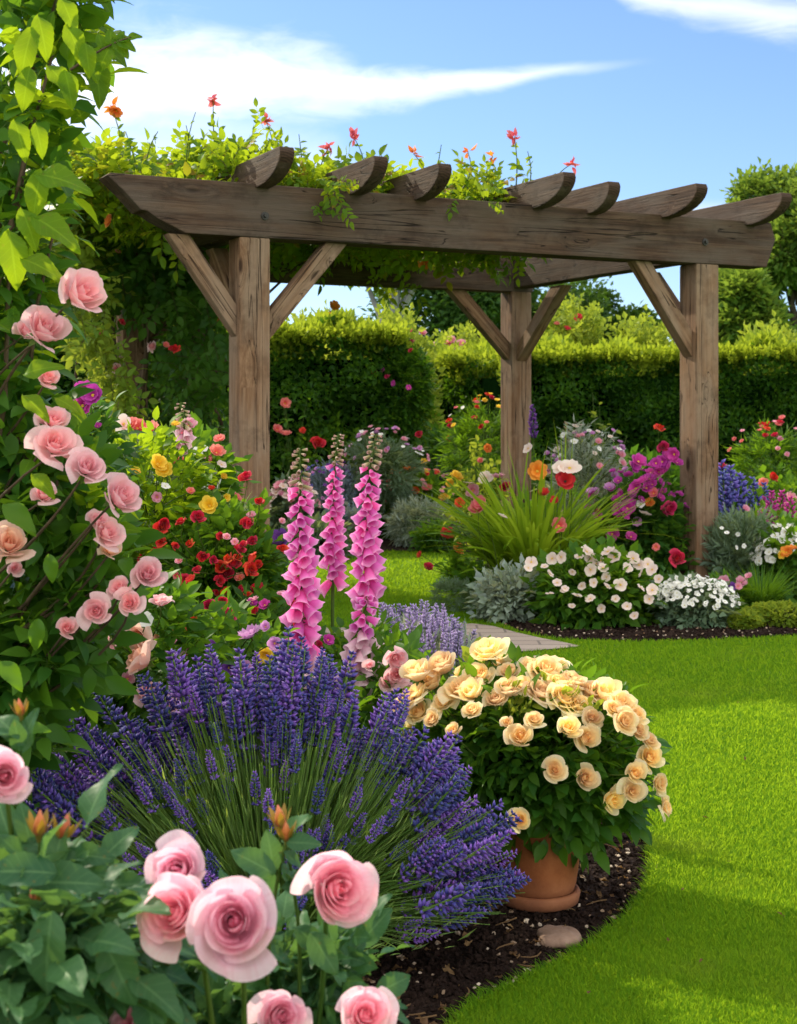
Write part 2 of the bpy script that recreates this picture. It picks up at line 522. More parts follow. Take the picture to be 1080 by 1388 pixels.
# ================================================================== camera, sky, sun
cd = bpy.data.cameras.new('camera')
cam = bpy.data.objects.new('camera', cd)
col.objects.link(cam)
cam.location = (0, 0, CAMZ)
cam.rotation_euler = (math.radians(90), 0, 0)
cd.sensor_fit = 'VERTICAL'
cd.sensor_height = 24
cd.lens = 24 * F / 1388.0
cd.shift_y = (HZ - 694.0) / 1388.0
cd.clip_start = 0.05
cd.clip_end = 2000
cd.dof.use_dof = True
cd.dof.focus_distance = 4.3
cd.dof.aperture_fstop = 7.0
scene.camera = cam
scene.view_settings.view_transform = 'Standard'
scene.view_settings.look = 'None'
scene.view_settings.exposure = 0
scene.cycles.max_bounces = 7
scene.cycles.transmission_bounces = 4
scene.cycles.transparent_max_bounces = 6
scene.cycles.sample_clamp_indirect = 6
scene.cycles.use_denoising = True

SUN_AZ, SUN_EL = math.radians(-48), math.radians(38)       # azimuth from the view axis, negative to the left
wd = bpy.data.worlds.new('World')
scene.world = wd
wd.use_nodes = True
nt = wd.node_tree
nt.nodes.clear()
wo = nt.nodes.new('ShaderNodeOutputWorld')
sky = N(nt, 'ShaderNodeTexSky', sky_type='NISHITA', sun_disc=False, sun_elevation=SUN_EL, sun_rotation=SUN_AZ,
        altitude=50.0, air_density=1.0, dust_density=0.35, ozone_density=2.2)
tcw = N(nt, 'ShaderNodeTexCoord')
sx = N(nt, 'ShaderNodeSeparateXYZ', ins={0: tcw.outputs['Generated']})
yy = math_(nt, 'MAXIMUM', sx.outputs[1], 0.02)
cu = math_(nt, 'DIVIDE', sx.outputs[0], yy)
cv = math_(nt, 'DIVIDE', sx.outputs[2], yy)
pl = N(nt, 'ShaderNodeCombineXYZ', ins={0: cu, 1: cv})


def cloud(stops, dens, nscale, stretch, amt, soft, fade=None):
    """stops: (px, centre row, half thickness) along a wind-drawn cloud"""
    us = [(p - 540) / F for p, _, _ in stops]
    u0, u1 = us[0], us[-1]
    t = N(nt, 'ShaderNodeMapRange', ins={'Value': cu, 'From Min': u0, 'From Max': u1})
    res = []
    for k, (f0, f1) in ((1, (0.0, 0.4)), (2, (0.0, 0.08))):
        r = ramp_(nt, t.outputs[0], [((u - u0) / (u1 - u0), ((((HZ - s[1]) / F) if k == 1 else s[2] / F) / f1,)) for u, s in zip(us, stops)])
        r.node.color_ramp.interpolation = 'B_SPLINE' if k == 3 else 'EASE'
        res.append(math_(nt, 'MULTIPLY', r, f1))
    mp = N(nt, 'ShaderNodeMapping', ins={0: pl.outputs[0], 'Scale': stretch})
    no = N(nt, 'ShaderNodeTexNoise', ins={'Vector': mp.outputs[0], 'Scale': nscale, 'Detail': 9.0, 'Roughness': 0.58, 'Distortion': 0.5})
    d = math_(nt, 'DIVIDE', math_(nt, 'ABSOLUTE', math_(nt, 'SUBTRACT', cv, res[0])), math_(nt, 'MAXIMUM', res[1], 0.0005))
    d = math_(nt, 'ADD', d, math_(nt, 'MULTIPLY', math_(nt, 'SUBTRACT', no.outputs[0], 0.5), amt))
    mk = N(nt, 'ShaderNodeMapRange', interpolation_type='SMOOTHSTEP', ins={'Value': d, 'From Min': 1.0 + soft, 'From Max': 1.0 - soft})
    res_ = math_(nt, 'MULTIPLY', mk.outputs[0], dens)
    if fade:
        fr_ = N(nt, 'ShaderNodeMapRange', interpolation_type='SMOOTHSTEP', ins={'Value': cu, 'From Min': (fade[0] - 540) / F, 'From Max': (fade[1] - 540) / F, 'To Min': 1.0, 'To Max': 0.0})
        res_ = math_(nt, 'MULTIPLY', res_, fr_.outputs[0])
    return res_, no.outputs[0]


c1, n1 = cloud([(-420, 170, 70), (60, 125, 58), (230, 115, 48), (400, 110, 35), (520, 122, 17), (640, 110, 9), (790, 92, 5), (900, 82, 3)], 0.76, 20.0, (1.0, 2.8, 1), 2.6, 1.3, (620, 900))
c2, n2 = cloud([(760, -40, 2), (880, 0, 12), (960, 8, 16), (1080, 24, 22), (1300, 40, 26), (1700, 90, 10)], 0.50, 16.0, (1.0, 3.6, 1), 3.0, 1.3)
c3, n3 = cloud([(-900, 330, 100), (-100, 260, 100), (250, 215, 70), (420, 240, 40), (560, 290, 12)], 0.45, 9.0, (1.0, 2.0, 1), 2.0, 1.2)
far = N(nt, 'ShaderNodeMapRange', interpolation_type='SMOOTHSTEP', ins={'Value': sx.outputs[1], 'From Min': 0.05, 'From Max': 0.3})
cm = math_(nt, 'MULTIPLY', math_(nt, 'MAXIMUM', math_(nt, 'MAXIMUM', c1, c2), c3), far.outputs[0])
shade = N(nt, 'ShaderNodeMapRange', ins={'Value': cv, 'From Min': 0.17, 'From Max': 0.25, 'To Min': 0.55, 'To Max': 1.0})
ccol = mix_(nt, math_(nt, 'MULTIPLY', shade.outputs[0], math_(nt, 'ADD', 0.55, n1)), (5.4, 6.3, 7.6), (11.5, 11.2, 10.6))
# broad bright cloud overhead and behind the eye, added unseen as fill light
bk = N(nt, 'ShaderNodeMapRange', interpolation_type='SMOOTHSTEP', ins={'Value': sx.outputs[1], 'From Min': 0.30, 'From Max': -0.25})
tp = N(nt, 'ShaderNodeMapRange', interpolation_type='SMOOTHSTEP', ins={'Value': sx.outputs[2], 'From Min': 0.42, 'From Max': 0.75})
cn = N(nt, 'ShaderNodeTexNoise', ins={'Vector': tcw.outputs['Generated'], 'Scale': 2.6, 'Detail': 7.0, 'Roughness': .55})
cnr = N(nt, 'ShaderNodeMapRange', interpolation_type='SMOOTHSTEP', ins={'Value': cn.outputs[0], 'From Min': 0.20, 'From Max': 0.46})
fill_cloud = math_(nt, 'MULTIPLY', math_(nt, 'MAXIMUM', bk.outputs[0], tp.outputs[0]), cnr.outputs[0])
skyc0 = mix_(nt, math_(nt, 'MULTIPLY', fill_cloud, .92), mix_(nt, 1.0, sky.outputs[0], (0.88, 1.0, 1.25), 'MULTIPLY'), (14.2, 13.8, 13.0))
skyc = mix_(nt, cm, skyc0, ccol)
bg = N(nt, 'ShaderNodeBackground', ins={'Color': skyc, 'Strength': 0.15})
nt.links.new(bg.outputs[0], wo.inputs[0])

sl = bpy.data.lights.new('sun', 'SUN')
sl.energy = 5.0
sl.angle = math.radians(0.53)
sl.color = (1.0, 0.90, 0.68)
so = bpy.data.objects.new('sun', sl)
col.objects.link(so)
sdir = Vector((math.sin(SUN_AZ) * math.cos(SUN_EL), math.cos(SUN_AZ) * math.cos(SUN_EL), math.sin(SUN_EL)))
so.rotation_euler = sdir.to_track_quat('Z', 'Y').to_euler()
so.location = (-6, 10, 12)

# ================================================================== materials
M = {}
M['rose_leaf'] = leaf_mat('rose_leaf', (.028, .095, .045), (.075, .175, .065), .34, rough=.45, vein=.38)
M['rose_leaf_fine'] = leaf_mat('rose_leaf_fine', (.024, .095, .014), (.085, .20, .018), .42, rough=.42)
M['bright_leaf'] = leaf_mat('bright_leaf', (.035, .13, .010), (.13, .26, .012), .55, tc=(.58, .74, .015), rough=.5, vein=.45)
M['vine_leaf'] = leaf_mat('vine_leaf', (.03, .12, .010), (.13, .26, .012), .55, tc=(.62, .74, .02), rough=.5, accent=(.97, (.30, .13, .02)))
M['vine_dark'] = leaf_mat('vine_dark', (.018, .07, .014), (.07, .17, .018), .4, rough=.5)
M['dark_leaf'] = leaf_mat('dark_leaf', (.018, .075, .014), (.06, .16, .020), .36, rough=.5)
M['mid_leaf'] = leaf_mat('mid_leaf', (.030, .115, .012), (.10, .22, .018), .42, rough=.5)
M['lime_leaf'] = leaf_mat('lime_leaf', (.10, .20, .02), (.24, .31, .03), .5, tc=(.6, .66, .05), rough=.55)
M['silver_leaf'] = leaf_mat('silver_leaf', (.17, .24, .19), (.34, .42, .36), .2, rough=.7)
M['sage_leaf'] = leaf_mat('sage_leaf', (.08, .15, .09), (.17, .25, .16), .25, rough=.7)
M['blue_leaf'] = leaf_mat('blue_leaf', (.12, .18, .23), (.26, .33, .42), .2, rough=.7)
M['hedge_leaf'] = leaf_mat('hedge_leaf', (.012, .058, .006), (.062, .16, .012), .38, rough=.45)
M['hedge_tip'] = leaf_mat('hedge_tip', (.10, .20, .012), (.24, .32, .02), .5, tc=(.6, .68, .04), rough=.5)
M['tree_leaf'] = leaf_mat('tree_leaf', (.018, .060, .016), (.055, .125, .022), .3, rough=.55)
M['tree_light'] = leaf_mat('tree_light', (.04, .11, .018), (.12, .21, .028), .42, tc=(.42, .56, .05), rough=.55)
M['conifer_leaf'] = leaf_mat('conifer_leaf', (.030, .062, .050), (.065, .11, .080), .2, rough=.6)
M['strap_leaf'] = leaf_mat('strap_leaf', (.10, .24, .010), (.32, .48, .02), .5, tc=(.48, .62, .03), rough=.4)
M['lav_stem'] = leaf_mat('lav_stem', (.06, .16, .04), (.26, .40, .12), .35, rough=.55)
M['stem'] = leaf_mat('stem_green', (.05, .11, .02), (.12, .17, .035), .1, rough=.5)
M['woody'] = plain_mat('woody_stem', (.045, .030, .018), (.13, .085, .05), 20, .85, .4)
M['bark'] = plain_mat('bark', (.045, .035, .028), (.16, .13, .10), 6, .9, .8)
M['grey_bark'] = plain_mat('grey_bark', (.20, .21, .23), (.40, .41, .43), 3, .85, .6)
M['core'] = plain_mat('painted_leaf_shade', (.002, .009, .002), (.006, .022, .004), 8, .98, .2, 0.0)  # near-black: shade among the hedge leaves put into the colour
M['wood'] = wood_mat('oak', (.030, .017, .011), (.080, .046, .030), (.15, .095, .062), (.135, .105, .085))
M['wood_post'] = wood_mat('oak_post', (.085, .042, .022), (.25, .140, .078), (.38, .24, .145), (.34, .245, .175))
M['iron'] = plain_mat('iron', (.02, .02, .02), (.06, .055, .05), 30, .5, .2)
M['terracotta'] = None
M['stone'] = plain_mat('stone', (.16, .095, .065), (.30, .20, .15), 14, .8, .35)

m, nt2, out = new_mat('terracotta')
tc = N(nt2, 'ShaderNodeTexCoord')
a = N(nt2, 'ShaderNodeTexNoise', ins={'Vector': tc.outputs['Object'], 'Scale': 7.0, 'Detail': 8.0, 'Roughness': .65})
b_ = N(nt2, 'ShaderNodeTexNoise', ins={'Vector': tc.outputs['Object'], 'Scale': 90.0, 'Detail': 4.0})
sz_ = N(nt2, 'ShaderNodeSeparateXYZ', ins={0: tc.outputs['Object']})
cc = ramp_(nt2, a.outputs[0], [(.3, (.20, .058, .020)), (.5, (.33, .105, .036)), (.66, (.42, .155, .06)), (.8, (.50, .30, .19))])
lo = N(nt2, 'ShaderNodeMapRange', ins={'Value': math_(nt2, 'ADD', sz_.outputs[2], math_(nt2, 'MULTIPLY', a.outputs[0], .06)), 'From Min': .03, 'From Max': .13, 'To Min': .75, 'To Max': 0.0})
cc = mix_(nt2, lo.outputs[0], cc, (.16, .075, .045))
bp = N(nt2, 'ShaderNodeBump', ins={'Strength': .25, 'Distance': .004, 'Height': b_.outputs[0]})
p_ = N(nt2, 'ShaderNodeBsdfPrincipled', ins={'Base Color': cc, 'Roughness': .72, 'Specular IOR Level': .3, 'Normal': bp.outputs[0]})
nt2.links.new(p_.outputs[0], out.inputs[0])
M['terracotta'] = m

# petals
M['pink_rose'] = petal_mat('pink_rose', [(0.0, (.97, .24, .38)), (.26, (.97, .38, .52)), (.58, (.98, .57, .68)), (1.0, (.98, .74, .82))], .56)
M['pale_rose'] = petal_mat('pale_rose', [(0.0, (.92, .28, .35)), (.4, (.95, .50, .55)), (1.0, (.97, .70, .72))], .5)
M['peach_rose'] = petal_mat('peach_rose', [(0.0, (.95, .42, .26)), (.4, (.96, .58, .42)), (1.0, (.97, .74, .62))], .5)
M['cream_rose'] = petal_mat('cream_rose', [(0.0, (.99, .56, .21)), (.35, (.99, .71, .34)), (.75, (.99, .82, .48)), (1.0, (.99, .89, .62))], .58, .12)
M['red_rose'] = petal_mat('red_rose', [(0.0, (.35, .005, .012)), (.5, (.58, .012, .02)), (1.0, (.68, .03, .035))], .3, .12)
M['crimson'] = petal_mat('crimson', [(0.0, (.26, .004, .03)), (.5, (.45, .01, .07)), (1.0, (.55, .03, .11))], .3, .12)
M['poppy_red'] = petal_mat('poppy_red', [(0.0, (.10, .005, .01)), (.25, (.55, .015, .02)), (1.0, (.74, .05, .05))], .4, .12, key='v')
M['poppy_orange'] = petal_mat('poppy_orange', [(0.0, (.5, .1, .01)), (.3, (.75, .20, .02)), (1.0, (.82, .32, .06))], .4, .1, key='v')
M['yellow_petal'] = petal_mat('yellow_petal', [(0.0, (.7, .28, .01)), (.4, (.80, .50, .02)), (1.0, (.85, .62, .08))], .4, .08, key='v')
M['coral_petal'] = petal_mat('coral_petal', [(0.0, (.65, .06, .05)), (.4, (.76, .14, .13)), (1.0, (.80, .28, .26))], .4, .1, key='v')
M['magenta'] = petal_mat('magenta', [(0.0, (.30, .01, .16)), (.35, (.50, .025, .32)), (1.0, (.62, .08, .46))], .38, .14, key='v')
M['mauve'] = petal_mat('mauve', [(0.0, (.42, .12, .42)), (.4, (.60, .22, .58)), (1.0, (.74, .42, .72))], .38, .1, key='v')
M['violet'] = petal_mat('violet', [(0.0, (.10, .02, .20)), (.4, (.18, .045, .36)), (1.0, (.28, .10, .46))], .35, .12, key='v')
M['blue_petal'] = petal_mat('blue_petal', [(0.0, (.06, .05, .30)), (.4, (.10, .10, .48)), (1.0, (.20, .22, .62))], .35, .14, key='v')
M['blush'] = petal_mat('blush', [(0.0, (.66, .50, .22)), (.2, (.80, .58, .50)), (.6, (.84, .70, .62)), (1.0, (.86, .76, .70))], .35, .06, key='v')
M['white_petal'] = petal_mat('white_petal', [(0.0, (.62, .60, .30)), (.25, (.80, .82, .76)), (1.0, (.86, .87, .84))], .3, .04, key='v')
M['pink_petal'] = petal_mat('pink_petal', [(0.0, (.58, .10, .22)), (.4, (.76, .26, .40)), (1.0, (.82, .46, .55))], .38, .1, key='v')
M['bell'] = petal_mat('foxglove_bell', [(0.0, (.80, .22, .48)), (.35, (.82, .10, .50)), (.75, (.88, .20, .62)), (1.0, (.93, .46, .78))], .42, .13, key='v')
M['pale_bell'] = petal_mat('pale_bell', [(0.0, (.70, .36, .46)), (.4, (.78, .42, .56)), (1.0, (.86, .66, .72))], .36, .08, key='v')
M['green_bell'] = petal_mat('green_bell', [(0.0, (.28, .30, .10)), (.6, (.42, .34, .20)), (1.0, (.60, .34, .36))], .25, .1, key='v')
M['lavender'] = petal_mat('lavender_bloom', [(0.0, (.055, .028, .22)), (.5, (.115, .068, .40)), (1.0, (.23, .16, .57))], .25, .22, key='v')
M['pale_lavender'] = petal_mat('pale_lavender', [(0.0, (.24, .18, .42)), (.5, (.42, .33, .62)), (1.0, (.60, .50, .76))], .25, .12, key='v')
M['bud'] = petal_mat('bud_petal', [(0.0, (.35, .10, .03)), (.5, (.62, .20, .06)), (1.0, (.72, .26, .16))], .3, .1, key='v')
M['bud_green'] = leaf_mat('bud_sepal', (.10, .13, .02), (.26, .17, .04), .25, rough=.5)
M['heart'] = plain_mat('flower_heart', (.55, .32, .02), (.75, .5, .06), 60, .8, .3)
M['dark_heart'] = plain_mat('dark_heart', (.02, .012, .008), (.07, .04, .02), 60, .8, .3)

# ================================================================== ground
BED = [(.06, 2.5), (.092, 3.056), (.26, 3.247), (.451, 3.47), (.585, 3.70), (.675, 3.95), (.735, 4.25), (.75, 4.6), (.715, 5.1), (.63, 5.8), (.52, 6.5), (.38, 7.2),
       (.18, 7.75), (-.4, 7.8), (-.85, 8.2), (-1.25, 9.4), (-1.7, 12.0), (-2.2, 13.4), (-9, 14), (-9, .6), (-.2, .6), (.02, 1.6)]
RBED = [(.60, 9.05), (.78, 8.55), (.98, 8.32), (1.41, 8.28), (1.94, 8.42), (2.35, 8.55), (3.2, 8.9), (6, 10.5), (8, 16.2), (1.7, 18.0), (1.9, 14.2), (.62, 13.4), (.42, 12.2), (.42, 10.9), (.50, 9.8)]
FBED = [(-2.2, 13.4), (-1.3, 13.9), (-.6, 14.2), (.2, 14.0), (.55, 13.7), (.75, 13.75), (1.95, 14.4), (1.7, 18.0), (1.2, 20), (-.4, 26), (-9, 26), (-9, 14)]
PATH = [(1.0, 8.10), (.97, 8.05), (.62, 7.86), (.25, 7.86), (-.45, 7.9), (-.8, 8.3), (-1.0, 8.9), (-.4, 8.75), (.27, 8.95), (.52, 8.98), (.74, 8.48)]


def smooth_poly(p, it=2):
    p = np.array(p, float)
    for _ in range(it):
        q = np.roll(p, -1, 0)
        p = np.stack([p * .75 + q * .25, p * .25 + q * .75], 1).reshape(-1, 2)
    return p


BEDs, RBEDs, FBEDs, PATHs = smooth_poly(BED), smooth_poly(RBED), smooth_poly(FBED), smooth_poly(PATH, 1)


def sheet(name, poly, z, mat, kind='structure'):
    bm = bmesh.new()
    bm.faces.new([bm.verts.new((x, y, z)) for x, y in poly])
    bmesh.ops.triangulate(bm, faces=bm.faces[:])
    me = bpy.data.meshes.new(name)
    bm.to_mesh(me)
    bm.free()
    me.materials.append(mat)
    o = link(name, me)
    o['kind'] = kind
    return o


m, g, out = new_mat('lawn')
tc = N(g, 'ShaderNodeTexCoord')
n1_ = N(g, 'ShaderNodeTexNoise', ins={'Vector': tc.outputs['Object'], 'Scale': 1.4, 'Detail': 5.0, 'Roughness': .6})
n2_ = N(g, 'ShaderNodeTexNoise', ins={'Vector': tc.outputs['Object'], 'Scale': 60.0, 'Detail': 5.0, 'Roughness': .7})
cc = ramp_(g, n1_.outputs[0], [(.3, (.05, .15, .008)), (.7, (.10, .235, .010))])
cc = mix_(g, math_(g, 'MULTIPLY', n2_.outputs[0], .6), cc, (.035, .09, .004))
bp = N(g, 'ShaderNodeBump', ins={'Strength': .7, 'Distance': .02, 'Height': n2_.outputs[0]})
p_ = N(g, 'ShaderNodeBsdfPrincipled', ins={'Base Color': cc, 'Roughness': .8, 'Specular IOR Level': .15, 'Normal': bp.outputs[0], 'Sheen Weight': .25, 'Sheen Tint': (.6, .9, .2, 1)})
g.links.new(p_.outputs[0], out.inputs[0])
M['lawn'] = m
M['blade'] = leaf_mat('grass_blade', (.036, .125, .008), (.165, .335, .012), .50, tc=(.64, .88, .03), rough=.6, spec=.05, patch=(.20, .24, .035), accent=(.985, (.30, .26, .09)))

m, g, out = new_mat('soil')
tc = N(g, 'ShaderNodeTexCoord')
n1_ = N(g, 'ShaderNodeTexNoise', ins={'Vector': tc.outputs['Object'], 'Scale': 9.0, 'Detail': 10.0, 'Roughness': .7})
vo = N(g, 'ShaderNodeTexVoronoi', ins={'Vector': tc.outputs['Object'], 'Scale': 55.0})
cc = ramp_(g, n1_.outputs[0], [(.3, (.012, .007, .006)), (.55, (.030, .018, .014)), (.78, (.060, .038, .028))])
hh = math_(g, 'ADD', n1_.outputs[0], math_(g, 'MULTIPLY', vo.outputs['Distance'], .7))
bp = N(g, 'ShaderNodeBump', ins={'Strength': 1.0, 'Distance': .03, 'Height': hh})
p_ = N(g, 'ShaderNodeBsdfPrincipled', ins={'Base Color': cc, 'Roughness': .95, 'Specular IOR Level': .1, 'Normal': bp.outputs[0]})
g.links.new(p_.outputs[0], out.inputs[0])
M['soil'] = m

sheet('lawn', [(-400, -60), (400, -60), (400, 900), (-400, 900)], 0.0, M['lawn'])
sheet('flower_bed_ground', BEDs, 0.004, M['soil'])
sheet('flower_bed_ground', RBEDs, 0.008, M['soil'])
sheet('flower_bed_ground', FBEDs, 0.012, M['soil'])
# flagstone path
m, g, out = new_mat('paving')
tc = N(g, 'ShaderNodeTexCoord')
n1_ = N(g, 'ShaderNodeTexNoise', ins={'Vector': tc.outputs['Object'], 'Scale': 5.0, 'Detail': 9.0, 'Roughness': .7})
br = N(g, 'ShaderNodeTexBrick', ins={'Vector': tc.outputs['Object'], 'Scale': 1.6, 'Mortar Size': .012, 'Color1': (.34, .27, .22, 1), 'Color2': (.42, .34, .28, 1), 'Mortar': (.10, .085, .07, 1)})
cc = mix_(g, math_(g, 'MULTIPLY', n1_.outputs[0], .7), br.outputs[0], (.24, .19, .16))
bp = N(g, 'ShaderNodeBump', ins={'Strength': .4, 'Distance': .01, 'Height': n1_.outputs[0]})
p_ = N(g, 'ShaderNodeBsdfPrincipled', ins={'Base Color': cc, 'Roughness': .85, 'Normal': bp.outputs[0]})
g.links.new(p_.outputs[0], out.inputs[0])
sheet('path', PATHs, 0.016, m)

# grass blades: dense near the eye, thinning away
npt = 680000
inv = rng.uniform(1 / 15.0, 1 / 2.75, npt)
y = 1 / inv
x = np.where(y > 9.4, rng.uniform(-.20, .12, npt), rng.uniform(-.08, .34, npt)) * y + rng.normal(size=npt) * .02
ok = ((x > -.3) | (y > 8.5)) & ~inpoly(x, y, BEDs) & ~inpoly(x, y, RBEDs) & ~inpoly(x, y, FBEDs) & ~inpoly(x, y, PATHs)
x, y = x[ok], y[ok]
big = np.sin(x * 3.1 + y * 1.7) * np.sin(y * 2.3 - x) * .5 + .5
mb = MB()
nb = len(x)
hgt = (.013 + .015 * rng.random(nb)) * (1 + .25 * big) * np.clip(.85 + y * .035, .9, 1.2)
blades(mb, np.stack([x, y, np.zeros(nb)], 1), rng.normal(size=(nb, 3)) * [1, 1, 0], hgt, (.0019 + .0014 * rng.random(nb)) * np.clip(y / 3.4, 1, 2.6),
       lean=rng.uniform(.1, .9, nb), droop=rng.uniform(0, .3, nb), nseg=2, rnd=np.clip(rng.random(nb) * .75 + .25 * big, 0, 1))
o = mb.build('grass', M['blade'])
o['kind'] = 'stuff'
tag(o, 'short mown bright green grass of the lawn', 'grass')

# longer grass leaning over the cut edge of the bed
mb = MB()
seg = BEDs[(BEDs[:, 0] > 0) & (BEDs[:, 1] > 2.4) & (BEDs[:, 1] < 7.4)]
k = rng.integers(0, len(seg) - 1, 5200)
f = rng.random((5200, 1))
e = seg[k] * (1 - f) + seg[k + 1] * f
e = e[np.linalg.norm(seg[k] - seg[k + 1], axis=1) < .4]
n_ = len(e)
blades(mb, np.c_[e + rng.normal(size=(n_, 2)) * .008 + [.006, 0], np.zeros(n_)], rng.normal(size=(n_, 3)) * [1, 1, 0] + [-.8, .1, 0], rng.uniform(.02, .045, n_), .003, lean=rng.uniform(.3, 1.0, n_), droop=.3, nseg=3)
o = mb.build('grass', M['blade'])
o['kind'] = 'stuff'
tag(o, 'slightly longer grass fringe along the curved soil bed edge', 'grass')

# soil crumbs and bark chips
bm = bmesh.new()
bmesh.ops.create_icosphere(bm, subdivisions=1, radius=1.0)
cv_ = np.array([v.co[:] for v in bm.verts])
cf_ = np.array([[v.index for v in f_.verts] for f_ in bm.faces])
bm.free()
crumbs = []
for k in range(4):
    mm = MB()
    mm.add(cv_ * (1 + .35 * rng.normal(size=(len(cv_), 1))) * [1, .8, .6], cf_, np.full(len(cf_), 3))
    crumbs.append(mm.tmpl())
n_ = 26000
y = 1 / rng.uniform(1 / 5.2, 1 / 2.7, n_)
x = rng.uniform(-.35, .9, n_)
ok = inpoly(x, y, BEDs)
x, y = x[ok], y[ok]
mb = MB()
s_ = .003 + .009 * rng.random(len(x)) ** 3
multi_scatter(mb, crumbs, np.stack([x, y, .004 + s_ * .25], 1), frames(rdir(len(x)), rdir(len(x))), s_)
n_ = 5000
x, y = rng.uniform(.5, 2.6, n_), rng.uniform(8.25, 9.3, n_)
ok = inpoly(x, y, RBEDs)
x, y = x[ok], y[ok]
s_ = .006 + .016 * rng.random(len(x)) ** 3
multi_scatter(mb, crumbs, np.stack([x, y, .008 + s_ * .25], 1), frames(rdir(len(x)), rdir(len(x))), s_)
o = mb.build('soil_crumbs', M['soil'], smooth=False)
o['kind'] = 'stuff'
tag(o, 'dark crumbly soil covering the flower beds', 'soil')

M['chip'] = leaf_mat('bark_chip', (.20, .11, .06), (.72, .62, .50), .05, rough=.8)
mb = MB()
x, y = rng.uniform(-.1, .8, 900), 1 / rng.uniform(1 / 4.4, 1 / 2.9, 900)
ok = inpoly(x, y, BEDs * [.985, 1])
x, y = x[ok][:230], y[ok][:230]
multi_scatter(mb, crumbs, np.stack([x, y, np.full(len(x), .010)], 1), frames(rdir(len(x)) * [1, 1, .3], rdir(len(x)) * .3 + [0, 0, 1]),
              .004 + .005 * rng.random(len(x)) ** 2)
x, y = rng.uniform(.5, 2.4, 160), rng.uniform(8.3, 9.0, 160)
ok = inpoly(x, y, RBEDs)
x, y = x[ok], y[ok]
multi_scatter(mb, crumbs, np.stack([x, y, np.full(len(x), .018)], 1), frames(rdir(len(x)) * [1, 1, .3], rdir(len(x)) * .3 + [0, 0, 1]), .008)
o = mb.build('bark_chips', M['chip'], smooth=False)
o['kind'] = 'stuff'
tag(o, 'pale bark chips and dropped petals strewn over dark soil', 'bark chips')

# dry leaves and twigs on the soil, a few petals blown onto the lawn
M['litter'] = leaf_mat('dry_leaf', (.07, .035, .018), (.30, .19, .09), .1, rough=.8)
mb = MB()
x, y = rng.uniform(-.1, .8, 700), 1 / rng.uniform(1 / 4.6, 1 / 2.8, 700)
ok = inpoly(x, y, BEDs * [.98, 1])
x, y = x[ok][:150], y[ok][:150]
dl_ = leaf_tmpl(2, 5, .5, .5, -.25, 1.5)
mb.scatter(dl_, np.stack([x, y, np.full(len(x), .012)], 1), frames(rdir(len(x)) * [1, 1, .25], rdir(len(x)) * .4 + [0, 0, 1]), rng.uniform(.012, .034, len(x)))
x, y = rng.uniform(.0, .7, 60), 1 / rng.uniform(1 / 4.4, 1 / 2.9, 60)
ok = inpoly(x, y, BEDs * [.97, 1])
p0_ = np.stack([x[ok], y[ok], np.full(ok.sum(), .014)], 1)
q0_ = p0_ + rdir(len(p0_)) * [1, 1, .08] * rng.uniform(.03, .10, (len(p0_), 1))
tubes(mb, curves(p0_, q0_, 4, rng.normal(size=p0_.shape) * .004), np.array([.0022, .002, .0018, .0012]), 5)
o = mb.build('leaf_litter', M['litter'])
o['kind'] = 'stuff'
tag(o, 'dry brown leaves and twigs scattered over the dark soil', 'leaf litter')
mb = MB()
pts_ = np.array([G(1063, 1256), G(948, 1319), G(925, 1220), G(1010, 1040), G(905, 1290), G(990, 1180), G(800, 1360), G(1000, 960), G(760, 920), G(960, 1120)])
mb.scatter(dl_, pts_ + [0, 0, .026], frames(rdir(10) * [1, 1, .2], rdir(10) * .4 + [0, 0, 1]), rng.uniform(.012, .020, 10), rng.uniform(.1, .5, 10))
o = mb.build('fallen_leaves', M['litter'])
o['kind'] = 'stuff'
tag(o, 'few small dry brown leaves fallen on the lawn', 'fallen leaves')

# the flat stone in the soil
bm = bmesh.new()
bmesh.ops.create_icosphere(bm, subdivisions=4, radius=1.0)
for v in bm.verts:
    c = v.co
    k = 1 + .10 * math.sin(c.x * 3 + 1) * math.cos(c.y * 4) + .05 * math.sin(c.x * 9 + c.y * 7)
    v.co = (c.x * .054 * k, c.y * .062 * k, c.z * .018 * k if c.z < 0 else .018 * (1 - (1 - c.z) ** 2.2) * k)
me = bpy.data.meshes.new('stone')
bm.to_mesh(me)
bm.free()
for p in me.polygons:
    p.use_smooth = True
me.materials.append(M['stone'])
o = link('stone', me)
o.location = (.385, 3.53, .012)
tag(o, 'flat brown stone lying in the dark soil before the terracotta pot', 'stone')

# ================================================================== pergola
U3 = unit(np.array([3.02, 1.5, 0]))
N3 = np.array([-U3[1], U3[0], 0])
FLP = np.array([-.90, 8.9, 0])
LEN, DEP = 3.37, 2.5


def pg(a, b, z):
    return FLP + U3 * a + N3 * b + np.array([0, 0, z])


perg = thing('pergola', 'weathered brown timber pergola with scooped rafter ends over the lawn', 'pergola', FLP)
RZ = math.atan2(U3[1], U3[0])


